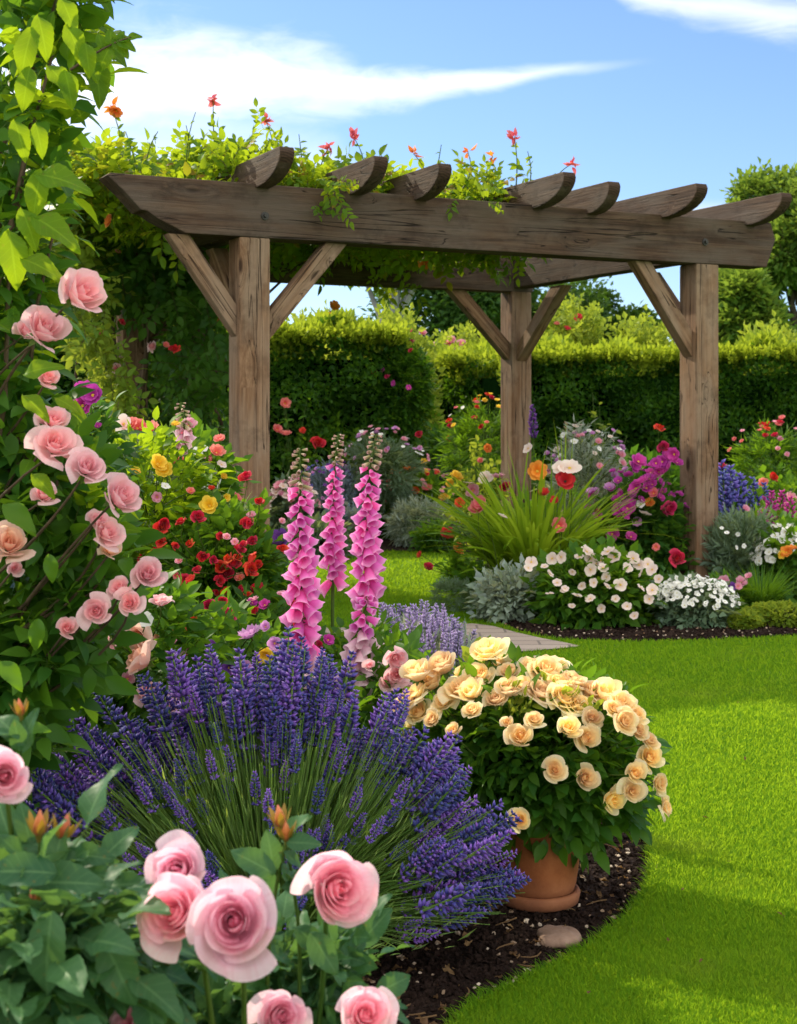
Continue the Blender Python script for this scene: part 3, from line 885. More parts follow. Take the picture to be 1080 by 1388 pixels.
def timber(name, prof, thick, origin, rot, mat, segs=1, bev=.007):
    """prof: outline in the local XZ plane, thick along local Y; X is the long grain axis"""
    bm = bmesh.new()
    vs = [bm.verts.new((x, -thick / 2, z)) for x, z in prof]
    f0 = bm.faces.new(vs)
    ex = bmesh.ops.extrude_face_region(bm, geom=[f0])
    for v in ex['geom']:
        if isinstance(v, bmesh.types.BMVert):
            v.co.y = thick / 2
    bmesh.ops.recalc_face_normals(bm, faces=bm.faces[:])
    bmesh.ops.bevel(bm, geom=[e for e in bm.edges if e.calc_face_angle(0) > .5], offset=bev, segments=2, affect='EDGES', profile=.6)
    me = bpy.data.meshes.new(name)
    bm.to_mesh(me)
    bm.free()
    me.materials.append(mat)
    o = link(name, me, perg)
    o.location = [float(t) for t in (np.asarray(origin) - np.array(perg['base']))]
    o.rotation_euler = rot
    return o


PW, BZ, BH = .195, 2.345, .32
for a, b in ((0, 0), (LEN, 0), (0, DEP), (LEN, DEP)):
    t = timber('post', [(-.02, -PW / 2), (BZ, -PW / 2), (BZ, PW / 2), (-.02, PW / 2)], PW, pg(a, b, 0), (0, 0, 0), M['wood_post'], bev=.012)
    # local X must run up: rotate so that X -> Z
    t.rotation_euler = (Matrix.Rotation(RZ, 3, 'Z') @ Matrix(((0, 0, -1), (0, 1, 0), (1, 0, 0)))).to_euler()
prof = [(-.43, 0), (-.60, .075), (-.665, .115), (-.70, .118), (-.80, .22), (-.90, .305), (-.885, BH), (LEN + .56, BH), (LEN + .60, .20), (LEN + .52, 0)]
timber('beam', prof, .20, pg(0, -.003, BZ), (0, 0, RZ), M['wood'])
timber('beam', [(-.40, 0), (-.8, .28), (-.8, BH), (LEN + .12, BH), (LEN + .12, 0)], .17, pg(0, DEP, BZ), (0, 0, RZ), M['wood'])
for a in (0, LEN):
    timber('side_beam', [(.102, .03), (DEP - .088, .03), (DEP - .088, BH - .03), (.102, BH - .03)], .15, pg(a, 0, BZ), (0, 0, RZ + math.pi / 2), M['wood'])
# rafters: local X runs toward the eye (-N3)
TIPS = [.045, .659, 1.107, 1.975, 2.40, 3.01, 3.74]
RH = .205
for i, a in enumerate(TIPS):
    dz = [0, 0, -.005, 0, -.012, 0, -.01][i]
    dl = [.03, .0, -.03, .02, -.10, .03, .02][i]
    pr = [(-(DEP + .5), .02), (.10, .02)]
    x0, x1 = .12, .47 + dl
    for s in np.linspace(0, 1, 9):
        th = s * math.pi / 2
        pr.append((x0 + (x1 - x0) * math.sin(th), .02 + (RH - .05) * (1 - math.cos(th))))
    pr += [(x1 - .015, RH), (-(DEP + .5), RH)]
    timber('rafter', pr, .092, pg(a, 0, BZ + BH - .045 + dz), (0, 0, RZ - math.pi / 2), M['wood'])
# braces
BR = .11


def brace(a, b, ax, sgn, run=.50, rise=.52, w=.10):
    """leans from the post at (a,b) up to the beam along axis ax"""
    off = PW / 2
    p0x, p0z, p1x, p1z = off, BZ - rise, off + run, BZ
    d = unit(np.array([p1x - p0x, p1z - p0z]))
    L = math.hypot(p1x - p0x, p1z - p0z)
    h = BR / 2
    c = [(0, -h - .0), (0, h), (L, h), (L, -h)]
    # cut ends: lower end vertical against the post, upper end level under the beam
    t = math.atan2(d[1], d[0])
    lo = [(-h * math.tan(t) * -1 * -1, h), (h * math.tan(t) * 1, -h)]
    prof = [(-h / math.tan(math.pi / 2 - t) * -1 if False else h * math.tan(t), h), (L - h / math.tan(t), h), (L + h / math.tan(t), -h), (-h * math.tan(t), -h)]
    rz = RZ + {('u', 1): 0, ('u', -1): math.pi, ('n', 1): math.pi / 2, ('n', -1): -math.pi / 2}[(ax, sgn)]
    dirv = {'u': U3, 'n': N3}[ax] * sgn
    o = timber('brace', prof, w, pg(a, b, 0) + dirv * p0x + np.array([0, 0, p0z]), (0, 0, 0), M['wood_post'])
    o.rotation_euler = (Matrix.Rotation(rz, 3, 'Z') @ Matrix.Rotation(-t, 3, 'Y')).to_euler()


brace(0, 0, 'u', -1, .36, .50)
brace(0, 0, 'u', 1, .46, .54)
brace(LEN, 0, 'u', -1, .42, .56)
brace(LEN, DEP, 'u', -1, .50, .50)
brace(LEN, DEP, 'n', -1, .62, .52)
brace(0, 0, 'n', 1, .5, .5)
brace(0, DEP, 'u', 1, .5, .5)
brace(LEN, 0, 'n', 1, .5, .5)
# bolt heads on the front beam over the posts
for a, z in ((.06, .13), (LEN - .03, .15)):
    bm = bmesh.new()
    bmesh.ops.create_cone(bm, cap_ends=True, segments=20, radius1=.026, radius2=.024, depth=.012)
    bmesh.ops.create_cone(bm, cap_ends=True, segments=6, radius1=.014, radius2=.013, depth=.02, matrix=Matrix.Translation((0, 0, .012)))
    me = bpy.data.meshes.new('bolt')
    bm.to_mesh(me)
    bm.free()
    me.materials.append(M['iron'])
    o = link('bolt', me, perg)
    o.location = [float(t) for t in (pg(a, -.107, BZ + z) - FLP)]
    o.rotation_euler = Vector([float(-t) for t in N3]).to_track_quat('Z', 'Y').to_euler()

# ================================================================== leaf templates
LEAF_HD = [leaf_tmpl(4, 18, .56, .22, .20, .5, .75, .03), leaf_tmpl(4, 18, .52, .18, .36, .7, .8, .03)]
LEAF_MD = [leaf_tmpl(2, 4, .58, .25, .25), leaf_tmpl(2, 4, .48, .3, .35)]
FAR = [far_leaf(.62, .12), far_leaf(.5, -.08), far_leaf(.75, .15)]
NARROW = [far_leaf(.2, .02), far_leaf(.15, -.02)]
SPRIG_HD = [sprig_tmpl(LEAF_HD[k % 2], 2, .46, 58, k) for k in range(4)]
SPRIG_MD = [sprig_tmpl(LEAF_MD[k % 2], 2, .46, 58, 10 + k) for k in range(4)]
SPRIG_FAR = [sprig_tmpl(FAR[k % 3], 2, .5, 58, 20 + k, rach=.012) for k in range(4)]
SPRIG_VINE = [sprig_tmpl(LEAF_MD[k % 2], 3, .34, 62, 30 + k, rach=.007) for k in range(4)]
SPRIG_FINE = [sprig_tmpl(NARROW[k % 2], 5, .4, 48, 40 + k, rach=.010) for k in range(3)]


# ================================================================== hedges
def hedge(name, label, pts, width, height, dens, seed_h=0.0, tip=1.0):
    base = (*pts[0], 0)
    t = thing(name, label, 'hedge', base)
    core, fol, tips = MB(), MB(), MB()
    for (x0, y0), (x1, y1) in zip(pts[:-1], pts[1:]):
        p0, p1 = np.array([x0, y0, 0.]), np.array([x1, y1, 0.])
        d = unit(p1 - p0)
        nrm = np.array([d[1], -d[0], 0])
        if nrm[1] > 0:
            nrm = -nrm
        L = np.linalg.norm(p1 - p0)
        hw = width / 2
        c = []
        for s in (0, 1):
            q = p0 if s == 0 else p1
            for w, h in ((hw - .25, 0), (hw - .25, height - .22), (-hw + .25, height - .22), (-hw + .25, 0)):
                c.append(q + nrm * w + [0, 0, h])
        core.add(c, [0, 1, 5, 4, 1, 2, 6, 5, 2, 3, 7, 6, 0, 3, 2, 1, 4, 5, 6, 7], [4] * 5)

        def surf(n, where):
            s_ = rng.random(n) * L
            if where == 'front':
                hh = rng.random(n) * height
                ww = np.full(n, hw)
                on = nrm
            elif where == 'top':
                hh = np.full(n, height)
                ww = rng.uniform(-hw, hw, n)
                on = np.array([0, 0, 1.])
            else:
                hh = rng.random(n) * height
                ww = rng.uniform(-hw, hw, n)
                s_ = np.where(rng.random(n) < .5, 0, L)
                on = d
            bump = 1.5 * (.06 * np.sin(s_ * 3.1 + hh * 2 + seed_h) + .05 * np.sin(s_ * 7.3 - hh * 5) + .04 * np.sin(hh * 11 + s_ * 4))
            pos = p0 + d * s_[:, None] + nrm * ww[:, None] + np.array([0, 0, 1.]) * hh[:, None]
            sg = on if where != 'end' else np.where(s_ > 0, 1, -1)[:, None] * d
            pos = pos + sg * (bump - .13 * rng.random(n) ** 1.5)[:, None]
            return pos, sg
        for where, n in (('front', int(L * height * dens)), ('top', int(L * width * dens)), ('end', int(width * height * dens))):
            pos, on = surf(n, where)
            hol = np.sin(pos[:, 0] * 5.3 + pos[:, 2] * 3) * np.sin(pos[:, 2] * 7.1 - pos[:, 0] * 2.2) + .35 * rng.normal(size=n)
            kp = hol < .75
            pos = pos[kp]
            on = on[kp] if np.ndim(on) == 2 else on
            n = len(pos)
            dr = unit(on * .6 + rdir(n) * .8 + [0, 0, .25])
            nr = unit(on * .7 + rdir(n) * .7 + [0, 0, .4])
            multi_scatter(fol, FAR, pos, frames(dr, nr), .072 * rng.uniform(.6, 1.25, n))
        n = int(L * width * 620 * tip)
        pos, on = surf(n, 'top')
        dr = unit(np.array([0, 0, 1.]) + rdir(n) * .5)
        nr = rdir(n)
        multi_scatter(tips, SPRIG_FAR, pos - [0, 0, .05], frames(dr, nr), rng.uniform(.07, .19, n) * (.8 + .4 * np.sin(pos[:, 0] * 4) ** 2))
        n = int(L * 420 * tip)
        pos, on = surf(n, 'front')
        pos[:, 2] = height - .10 * rng.random(n) ** 2
        multi_scatter(tips, SPRIG_FAR, pos, frames(unit(np.array([0, 0, .8]) + nrm * .6 + rdir(n) * .4), rdir(n)), rng.uniform(.07, .15, n))
    core.build('shade_core', M['core'], t)  # solid box inside the hedge, painted dark as its inner shade
    fol.build('foliage', M['hedge_leaf'], t, smooth=False)
    tips.build('fresh_growth', [M['hedge_tip'], M['stem']], t, smooth=False)


hedge('clipped_hedge', 'long dark green clipped hedge running behind the right-hand flower bed', [(7.5, 16.7), (1.45, 18.6), (-.15, 23.5)], 1.3, 2.0, 2500)
hedge('clipped_hedge', 'shaded taller clipped hedge with yellow-green top behind the foxgloves', [(.0, 16.2), (-6.5, 15.2)], 1.2, 2.12, 2300, 2.0, 1.3)


# ================================================================== trees
def tree(name, label, base, height, crown_c, rad, n, leaf, mat, tr=.16, trunk_mat=None, clumps=26, group='trees beyond the hedges', forked=True):
    t = thing(name, label, 'tree', (*base, 0), group)
    tk, cr = MB(), MB()
    top = np.array([base[0] + (crown_c[0] - base[0]) * .8, base[1], crown_c[2] + rad[2] * .3])
    tubes(tk, curve((*base, -.05), top, 8, wob=.06), np.linspace(tr, tr * .25, 8), 10)
    cc = np.array(crown_c)
    rad = np.array(rad)
    for k in range(clumps):
        d = unit(rng.normal(size=3))
        if d[2] < -.5:
            d[2] *= -.4
        q = cc + d * rad * rng.uniform(.45, .95)
        s0 = curve((*base, 0), top, 8)[rng.integers(3, 7)]
        tubes(tk, curve(s0, q, 5, (0, 0, .15), .05), np.linspace(tr * .35, tr * .06, 5), 5)
        m_ = n // clumps
        sz = rng.uniform(.30, .52)
        dome(cr, leaf, q, rad * sz * [1, 1, .8], m_, rng.uniform(.9, 1.1) * (.16 if leaf is FAR else .34), shell=.15, zmin=.2, lump=.25, rnd=np.clip(rng.random(m_)[:0], 0, 1) if False else None)
    tk.build('trunk', trunk_mat or M['bark'], t)
    cr.build('crown', [mat, M['woody']], t, smooth=False)


def w(px, d):
    return (px - 540) / F * d


tree('tree', 'tall light green tree at the far right, rising above the pergola corner', (w(1085, 36), 36), 7, (w(1078, 36), 36, 5.0), (1.5, 1.5, 2.3), 15000, SPRIG_FAR[:2], M['tree_light'], clumps=24)
tree('tree', 'lower round green tree between the front corner post and the tall tree', (w(1005, 34), 34), 5, (w(1012, 34), 34, 3.2), (1.1, 1.1, 1.55), 9000, SPRIG_FAR[:2], M['tree_light'], clumps=20)
tree('tree', 'dark green round tree standing alone beyond the hedge under the pergola', (w(805, 42), 42), 5, (w(800, 42), 42, 3.35), (2.1, 1.6, 1.75), 11000, FAR, M['tree_leaf'])
tree('tree', 'broad dark tree filling the view behind the inner post', (w(640, 38), 38), 7, (w(630, 38), 38, 4.1), (2.4, 1.8, 2.6), 16000, FAR, M['tree_leaf'], clumps=36)
tree('grey_trunk_tree', 'pale grey tree trunk with yellow-green leaves seen through the pergola', (w(512, 26), 26), 6, (w(545, 26), 26, 4.35), (1.7, 1.3, 1.15), 6500, SPRIG_FAR[:2], M['hedge_tip'], tr=.17, trunk_mat=M['grey_bark'], clumps=16)
tree('conifer', 'blue-grey conifer behind the pale grey tree trunk', (w(455, 44), 44), 6, (w(458, 44), 44, 2.9), (1.35, 1.2, 1.7), 9000, NARROW, M['conifer_leaf'], clumps=26)
tree('conifer', 'dusky grey-brown treetop showing above the vine at upper left', (w(105, 33), 33), 8, (w(100, 33), 33, 5.3), (.95, .9, 2.0), 9000, FAR, M['conifer_leaf'], clumps=26)
tree('tree', 'dark green tree filling the gap between the inner post and the round tree', (w(735, 40), 40), 5, (w(730, 40), 40, 3.6), (1.7, 1.4, 1.9), 11000, FAR, M['tree_leaf'])
tree('tree', 'low dark tree just left of the right-hand post, beyond the hedge', (w(880, 44), 44), 4, (w(872, 44), 44, 2.7), (1.1, 1.0, 1.2), 7000, FAR, M['tree_leaf'], clumps=20)
tree('tree', 'dark tree in deep shade behind the vine-covered pergola post', (w(120, 22), 22), 5, (w(150, 22), 22, 2.3), (2.2, 1.2, 1.4), 15000, FAR, M['tree_leaf'], clumps=30)
# ================================================================== flower meshes
def rose_mesh(name, mats, npet=26, nu=8, nv=7, seed=0, opened=1.0, calyx=True, height=1.0):
    """spiral of cupped petals around a closed heart, outer radius about 1, facing +Z, base at z = 0"""
    r = np.random.default_rng(seed)
    m = MB()
    parts = []
    for i in range(npet):
        t = i / (npet - 1)
        phi = i * 2.39996 + r.uniform(-.5, .5)
        rb = .03 + .10 * t
        rt = (.13 + .80 * t ** 1.05 * opened) * r.uniform(.86, 1.10)
        zt = height * (1.0 + .04 * math.sin(t * 3.1) - .42 * max(0, t - .5) ** 1.2 * opened * 1.5) * r.uniform(.93, 1.07)
        zb = .06 * (1 - t)
        a = np.interp(t, [0, .3, .6, 1], [1.75, 1.25, 1.0, .86]) * r.uniform(.85, 1.12)
        curl = (.03 + .20 * t ** 1.8 * opened) * r.uniform(.7, 1.4)
        tilt = .15 * (.3 + t) * r.uniform(.5, 1.3)
        u, v = np.meshgrid(np.linspace(-1, 1, nu + 1), np.linspace(0, 1, nv + 1), indexing='xy')
        wv = .45 + .55 * np.sin(np.pi * np.clip(.10 + .60 * v, 0, 1))
        ph = r.uniform(0, 6.28)
        ve = v * (1 - .20 * np.abs(u) ** 2.4 - .03 * np.sin(u * 4 + ph) * v)
        point = .10 * np.exp(-(u / .22) ** 2) * v ** 3 * (t > .5)
        closed = math.exp(-(t / .20) ** 2)
        rr = rb + (rt - rb) * np.sin(ve * math.pi / 2) ** (1.2 - .45 * t)
        rr = rr * (1 - closed * .92 * sstep(v, .45, 1.0))
        rr = rr + tilt * u * ve * rt + curl * sstep(v, .70, 1.0) * (1 - .25 * np.abs(u)) * rt
        rr = np.maximum(rr * (1 + .03 * np.sin(3 * u + ph) * ve), .004)
        zz = zb + (zt - zb) * (ve ** (1.2 - .2 * t)) - curl * .75 * sstep(v, .78, 1.0) * t + point * (1 - 1.5 * curl) + (.02 + .035 * t) * np.sin(u * 5 + ph) * ve - .16 * t ** 1.5 * opened * np.abs(u) ** 3 * ve
        th = phi + u * a * wv
        V = np.stack([rr * np.cos(th), rr * np.sin(th), zz], -1)
        k = nu + 1
        ii = np.arange(nv)[:, None] * k
        jj = np.arange(nu)[None]
        q = np.stack([ii + jj, ii + jj + 1, ii + k + jj + 1, ii + k + jj], -1).reshape(-1, 4)
        parts.append((V, q, np.clip(.5 + r.normal() * .12, 0, 1), np.stack([u, v, np.full_like(u, t)], -1)))
    sc_ = 1.0 / np.percentile(np.concatenate([np.hypot(V[..., 0], V[..., 1]).ravel() for V, _, _, _ in parts]), 97)
    kk = r.normal(size=(3, 3)) * 2.2
    p3 = r.uniform(0, 6.28, 3)
    for V, q, rn, lu in parts:
        V = V + .026 * np.sin(V @ kk.T + p3) + .010 * np.sin(V @ (kk.T * 3.1) + p3 * 2)
        m.add(V * [sc_, sc_, 1], q, np.full(len(q), 4), 0, rn, lu)
    if calyx:
        n = 5
        ang = np.arange(n) / n * 2 * np.pi
        d = np.stack([np.cos(ang), np.sin(ang), np.full(n, -.35)], 1)
        m.scatter(LEAF_MD[1], np.tile([0, 0, .05], (n, 1)), frames(d, np.tile([0, 0, 1.], (n, 1))), np.full(n, .6), .5, mat=1)
        tubes(m, np.array([[0, 0, -.22], [0, 0, -.02], [0, 0, .12]]), np.array([.09, .16, .12]), 7, 1)
    return m.mesh(name, mats)


TMP = {}


def open_mesh(name, mats, npet=5, seed=0, cup=.25, width=1.0, nu=4, nv=4, ruffle=.06, layers=1, heart=.16):
    """open flower: petals from a small heart, radius 1"""
    r = np.random.default_rng(seed)
    m = MB()
    for ly in range(layers):
        R_ = 1 - .28 * ly
        for i in range(npet):
            phi = (i + .5 * ly) / npet * 2 * math.pi + r.uniform(-.15, .15)
            a = math.pi / npet * 1.18 * width * r.uniform(.9, 1.1)
            u, v = np.meshgrid(np.linspace(-1, 1, nu + 1), np.linspace(0, 1, nv + 1), indexing='xy')
            ve = v * (1 - .16 * np.abs(u) ** 2)
            ph = r.uniform(0, 6.28)
            rad = R_ * (.06 + .94 * ve) * r.uniform(.92, 1.06)
            th = phi + u * a * (.35 + .65 * np.sin(np.pi * np.clip(.15 + .55 * v, 0, 1)))
            z = (cup + .22 * ly) * ve ** 1.6 + ruffle * np.sin(u * 6 + ph) * ve ** 2 + r.uniform(-.06, .06) * ve + .02 * (i % 2) + .03
            V = np.stack([rad * np.cos(th), rad * np.sin(th), z], -1)
            k = nu + 1
            ii = np.arange(nv)[:, None] * k
            jj = np.arange(nu)[None]
            q = np.stack([ii + jj, ii + jj + 1, ii + k + jj + 1, ii + k + jj], -1).reshape(-1, 4)
            m.add(V, q, np.full(len(q), 4), 0, np.clip(.5 + r.normal() * .1, 0, 1), np.stack([u, v, v], -1))
    if heart:
        ang = np.linspace(0, 2 * np.pi, 9)[:-1]
        ring = np.stack([heart * np.cos(ang), heart * np.sin(ang), np.full(8, .07)], 1)
        V = np.concatenate([ring, [[0, 0, .15]]])
        L = np.array([[i, (i + 1) % 8, 8] for i in range(8)])
        m.add(V, L, np.full(8, 3), 1)
    tubes(m, np.array([[0, 0, -.25], [0, 0, .0], [0, 0, .06]]), np.array([.05, .12, .09]), 5, 2)
    TMP[name] = m.tmpl()
    return m.mesh(name, mats)


def bell_mesh(name, mats, seed=0, flare=1.0):
    """foxglove bell hanging along +Z (mouth at z = 1)"""
    r = np.random.default_rng(seed)
    m = MB()
    ns, nv = 20, 8
    vs = np.linspace(0, 1, nv)
    rad = np.interp(vs, [0, .12, .4, .75, .9, 1], [.10, .20, .28, .33, .37, .37 + .07 * flare])
    a = np.arange(ns) / ns * 2 * np.pi
    V, U = [], []
    for v, q in zip(vs, rad):
        lip = 1 + sstep(v, .6, 1) * .06 * np.cos(a * 5 + 1) * flare
        z = v + sstep(v, .6, 1) * (.10 * np.cos(a) + .03 * np.cos(a * 5 + 1)) * flare
        V.append(np.stack([q * lip * np.cos(a), q * lip * np.sin(a) * .92, z], 1))
        U.append(np.stack([a / 6.28, np.full(ns, v), np.full(ns, v)], 1))
    i = np.arange(nv - 1)[:, None] * ns
    j = np.arange(ns)[None]
    jn = (j + 1) % ns
    q = np.stack([i + j, i + jn, i + ns + jn, i + ns + j], -1).reshape(-1, 4)
    m.add(np.concatenate(V), q, np.full(len(q), 4), 0, .5, np.concatenate(U))
    ang = np.arange(4) / 4 * 2 * np.pi
    d = np.stack([np.cos(ang), np.sin(ang), np.full(4, .9)], 1)
    m.scatter(LEAF_MD[0], np.tile([0, 0, -.06], (4, 1)), frames(d, np.tile([0, 0, 1.], (4, 1)) - d * .3), np.full(4, .33), .5, mat=1)
    return m.mesh(name, mats)


def spike_tmpl(nwh=8, nf=7, seed=0, r0=.15, gap=True, fl=.14, stem=True):
    """flower spike of unit length along +Z: whorls of small florets"""
    r = np.random.default_rng(seed)
    m = MB()
    oct_v = np.array([[1, 0, 0], [-1, 0, 0], [0, 1, 0], [0, -1, 0], [0, 0, 1.0], [0, 0, -1.0]])
    of = [0, 2, 4, 2, 1, 4, 1, 3, 4, 3, 0, 4, 2, 0, 5, 1, 2, 5, 3, 1, 5, 0, 3, 5]
    one = MB()
    one.add(oct_v * [.42, .42, 1.0], of, [3] * 8, 0, .5, np.stack([oct_v[:, 0], oct_v[:, 2] * .5 + .5, oct_v[:, 2] * .5 + .5], 1))
    one = one.tmpl()
    for k in range(nwh):
        t = k / (nwh - 1)
        z = (0.02 if k or not gap else -.16) + .92 * t
        q = r0 * (.75 + .45 * math.sin(math.pi * min(1, t * .9 + .12))) * (1 - .55 * t ** 3)
        n = max(3, int(nf * (1 - .4 * t ** 2)))
        a = np.arange(n) / n * 6.283 + r.uniform(0, 6.28) + r.normal(size=n) * .15
        d = np.stack([np.cos(a), np.sin(a), np.full(n, .75) + r.normal(size=n) * .2], 1)
        pos = np.stack([q * .45 * np.cos(a), q * .45 * np.sin(a), np.full(n, z) + r.normal(size=n) * .018], 1)
        fr = frames(np.cross(d, rdir(n)), d)
        m.scatter(one, pos + unit(d) * q * .45, fr, np.full(n, fl * (1 - .35 * t)) * r.uniform(.8, 1.2, n), np.clip(.5 + r.normal(size=n) * .25, 0, 1))
    if stem:
        tubes(m, np.array([[0, 0, -.3], [0, 0, .4], [0, 0, .95]]), np.array([.022, .02, .012]), 4, 1)
    return m.tmpl()


def tm_mesh(tm, name, mats, smooth=True):
    m = MB()
    m.add(tm['V'], tm['L'], tm['T'], tm['M'], tm['R'], tm['U'])
    return m.mesh(name, mats, smooth=smooth)


ST = M['stem']
ROSE = {}
for nm, key in (('pink', 'pink_rose'), ('pale', 'pale_rose'), ('peach', 'peach_rose'), ('cream', 'cream_rose'), ('red', 'red_rose'), ('crimson', 'crimson')):
    ROSE[nm] = [rose_mesh('rose_' + nm, [M[key], ST], 17, 5, 5, s, [1.0, .8, 1.05][s % 3]) for s in range(3)]
ROSE_HD = [rose_mesh('garden_rose', [M['pink_rose'], ST], 27, 14, 12, s + 3, [.84, .72, .80][s], False, [1.05, 1.15, 1.1][s]) for s in range(3)]
ROSE_MD = [rose_mesh('climbing_rose_bloom', [M['pale_rose'], ST], 18, 8, 7, s + 8, [1.0, .75, .95][s]) for s in range(3)]
CREAM_MD = [rose_mesh('cream_bloom', [M['cream_rose'], ST], [24, 22, 24, 14, 22, 22][s], 8, 7, s + 21, [.9, .78, 1.0, .5, .85, 1.08][s], True, [.85, .95, .78, 1.2, .9, .7][s]) for s in range(6)]


def opens(key, core='heart', **kw):
    return [open_mesh(key + '_flower', [M[key], M[core], ST], seed=s, **kw) for s in range(3)]


OP = dict(blush=opens('blush', npet=5, cup=.18, ruffle=.09, heart=.14), white=opens('white_petal', npet=5, cup=.15, nu=2, nv=2, heart=.1),
          magenta=opens('magenta', npet=6, cup=.35, ruffle=.12, layers=2), poppy=opens('poppy_red', 'dark_heart', npet=5, cup=.55, ruffle=.1, layers=2),
          orange=opens('poppy_orange', npet=7, cup=.4, ruffle=.08, layers=2), yellow=opens('yellow_petal', npet=6, cup=.45, layers=2),
          coral=opens('coral_petal', npet=6, cup=.5, ruffle=.12, layers=2), mauve=opens('mauve', npet=6, cup=.45, ruffle=.12, layers=2),
          violet=opens('violet', npet=6, cup=.5, layers=2), pink=opens('pink_petal', npet=6, cup=.45, ruffle=.1, layers=2))
OP['blue_small'] = opens('blue_petal', npet=5, cup=.3, nu=2, nv=2)
for k in ROSE:
    OP['rose_' + k] = ROSE[k]

BELL = [bell_mesh('bell', [M['bell'], ST], s) for s in range(2)]
PBELL = [bell_mesh('pale_bell', [M['pale_bell'], ST], s + 4) for s in range(2)]
GBELL = [bell_mesh('green_bell', [M['green_bell'], ST], s + 8, .2) for s in range(2)]
LAV = [spike_tmpl(9, 8, s, .135, True, .105) for s in range(5)]
LAVM = [tm_mesh(t, 'lavender_spike', [M['lavender'], M['lav_stem']]) for t in LAV]
SPK = [spike_tmpl(11, 6, s + 30, .16, False, .12) for s in range(3)]


def spikes(key):
    return [tm_mesh(t, key + '_spike', [M[key], ST]) for t in SPK]


SP = dict(blue=spikes('blue_petal'), violet=spikes('violet'), magenta=spikes('magenta'), mauve=spikes('mauve'), pink=spikes('pink_petal'), pale=spikes('pale_lavender'),
          rose=spikes('pale_bell'), green=spikes('green_bell'))


# ================================================================== plants
class Plant:
    """a plant as one thing: foliage, stems and each flower a part of it"""

    def __init__(s, name, label, cat, base, group=None, stem_mat=None):
        s.t = thing(name, label, cat, base, group)
        s.base = np.array(s.t['base'])
        s.st = MB()
        s.fo = MB()
        s.stem_mat = stem_mat or ST
        s.nst = 0

    def stem(s, pos, r0=.004, r1=.002, spread=.06, frm=None, bend=.04):
        b = s.base + np.array([random.uniform(-1, 1) * spread, random.uniform(-1, 1) * spread, 0]) if frm is None else np.asarray(frm)
        tubes(s.st, curve(b, pos, 6, (random.uniform(-bend, bend), random.uniform(-bend, bend), 0)), np.linspace(r0, r1, 6), 5, 0, random.random())
        s.nst += 1

    def flower(s, kind, pos, size, axis=None, name='flower', stem=True, r0=.0035, frm=None, look=(0, -.8, .6), jit=.45, spread=.06):
        meshes = OP[kind] if isinstance(kind, str) else kind
        pos = np.asarray(pos, float)
        if axis is None:
            axis = unit(np.asarray(look) + rng.normal(size=3) * jit)
        axis = unit(axis)
        o = place(random.choice(meshes), name, s.t, pos, axis, size)
        if stem:
            s.stem(pos - axis * size * .15, r0, r0 * .55, spread, frm)
        return o

    def foliage(s, tms, c, rad, n, size, **kw):
        dome(s.fo, tms, c, rad, n, size, **kw)

    def done(s, mat, name='foliage', smooth=True):
        if s.fo.n:
            s.fo.build(name, [mat, s.stem_mat] if not isinstance(mat, list) else mat, s.t, smooth)
        if s.st.n:
            s.st.build('stem', s.stem_mat, s.t)
        return s.t


def mound(name, label, cat, c, rad, mat, tms, n, size, flowers=(), group=None, fsize=.03, nf=0, kinds=(), top=.2, spread=None, stem_r=.0025, zlift=1.0, **kw):
    """a rounded plant: leaves in a dome, flowers over its upper side"""
    c = np.asarray(c, float)
    rad = np.asarray(rad, float)
    p = Plant(name, label, cat, (c[0], c[1], 0), group)
    p.foliage(tms, c, rad, n, size, **kw)
    rest_fl = MB()
    for k in range(nf):
        d = rng.normal(size=3)
        d[1] = -abs(d[1]) * .9 + .25
        d[2] = abs(d[2]) * .9 + top
        d = unit(d)
        pos = c + d * rad * rng.uniform(.94, 1.14) * [1, 1, zlift]
        ax_ = unit(d * .8 + [0, -.45, .45] + rng.normal(size=3) * .35)
        if k >= 98:
            rest_fl.scatter(TMP['white_petal_flower'], pos[None], frames(np.cross(ax_, rdir(1)), ax_[None]), np.array([fsize * random.uniform(.6, 1.2)]))
            continue
        p.flower(random.choice(kinds), pos, fsize * random.uniform(.75, 1.2), axis=ax_, r0=stem_r, frm=c + d * rad * .3)
    if rest_fl.n:
        ro = rest_fl.build('flowers', [M['white_petal'], M['heart'], ST], p.t)
        ro['kind'] = 'stuff'
    for f in flowers:
        kind, px, py, d, sz = f[:5]
        pos = P(px, py, d)
        p.flower(kind, pos, sz, r0=stem_r, frm=(c + (pos - c) * .25) if pos[2] < c[2] + rad[2] * 1.3 else (c[0] + (pos[0] - c[0]) * .4, c[1], c[2]))
    p.done(mat, smooth=(size > .06))
    return p


# ------------------------------------------------------------------ the pink rose bush nearest the eye
p = Plant('garden_rose_bush', 'pink rose bush nearest the viewer with large open blooms and dark leaves', 'rose bush', (-.34, 1.82, 0), stem_mat=ST)
def in_front(pos):
    """keeps leaves from growing straight across the open blooms"""
    x_, y_ = pos[:, 0] / pos[:, 1] * F + 540, HZ - (pos[:, 2] - CAMZ) / pos[:, 1] * F
    return ((x_ > 150) & (x_ < 540) & (y_ < 1375) & (y_ > 1080) & (pos[:, 1] < 1.86)) | ((x_ > 300) & (x_ < 540) & (y_ > 1290) & (pos[:, 1] < 1.78)) | ((x_ < 90) & (y_ < 1120) & (pos[:, 1] < 1.75))


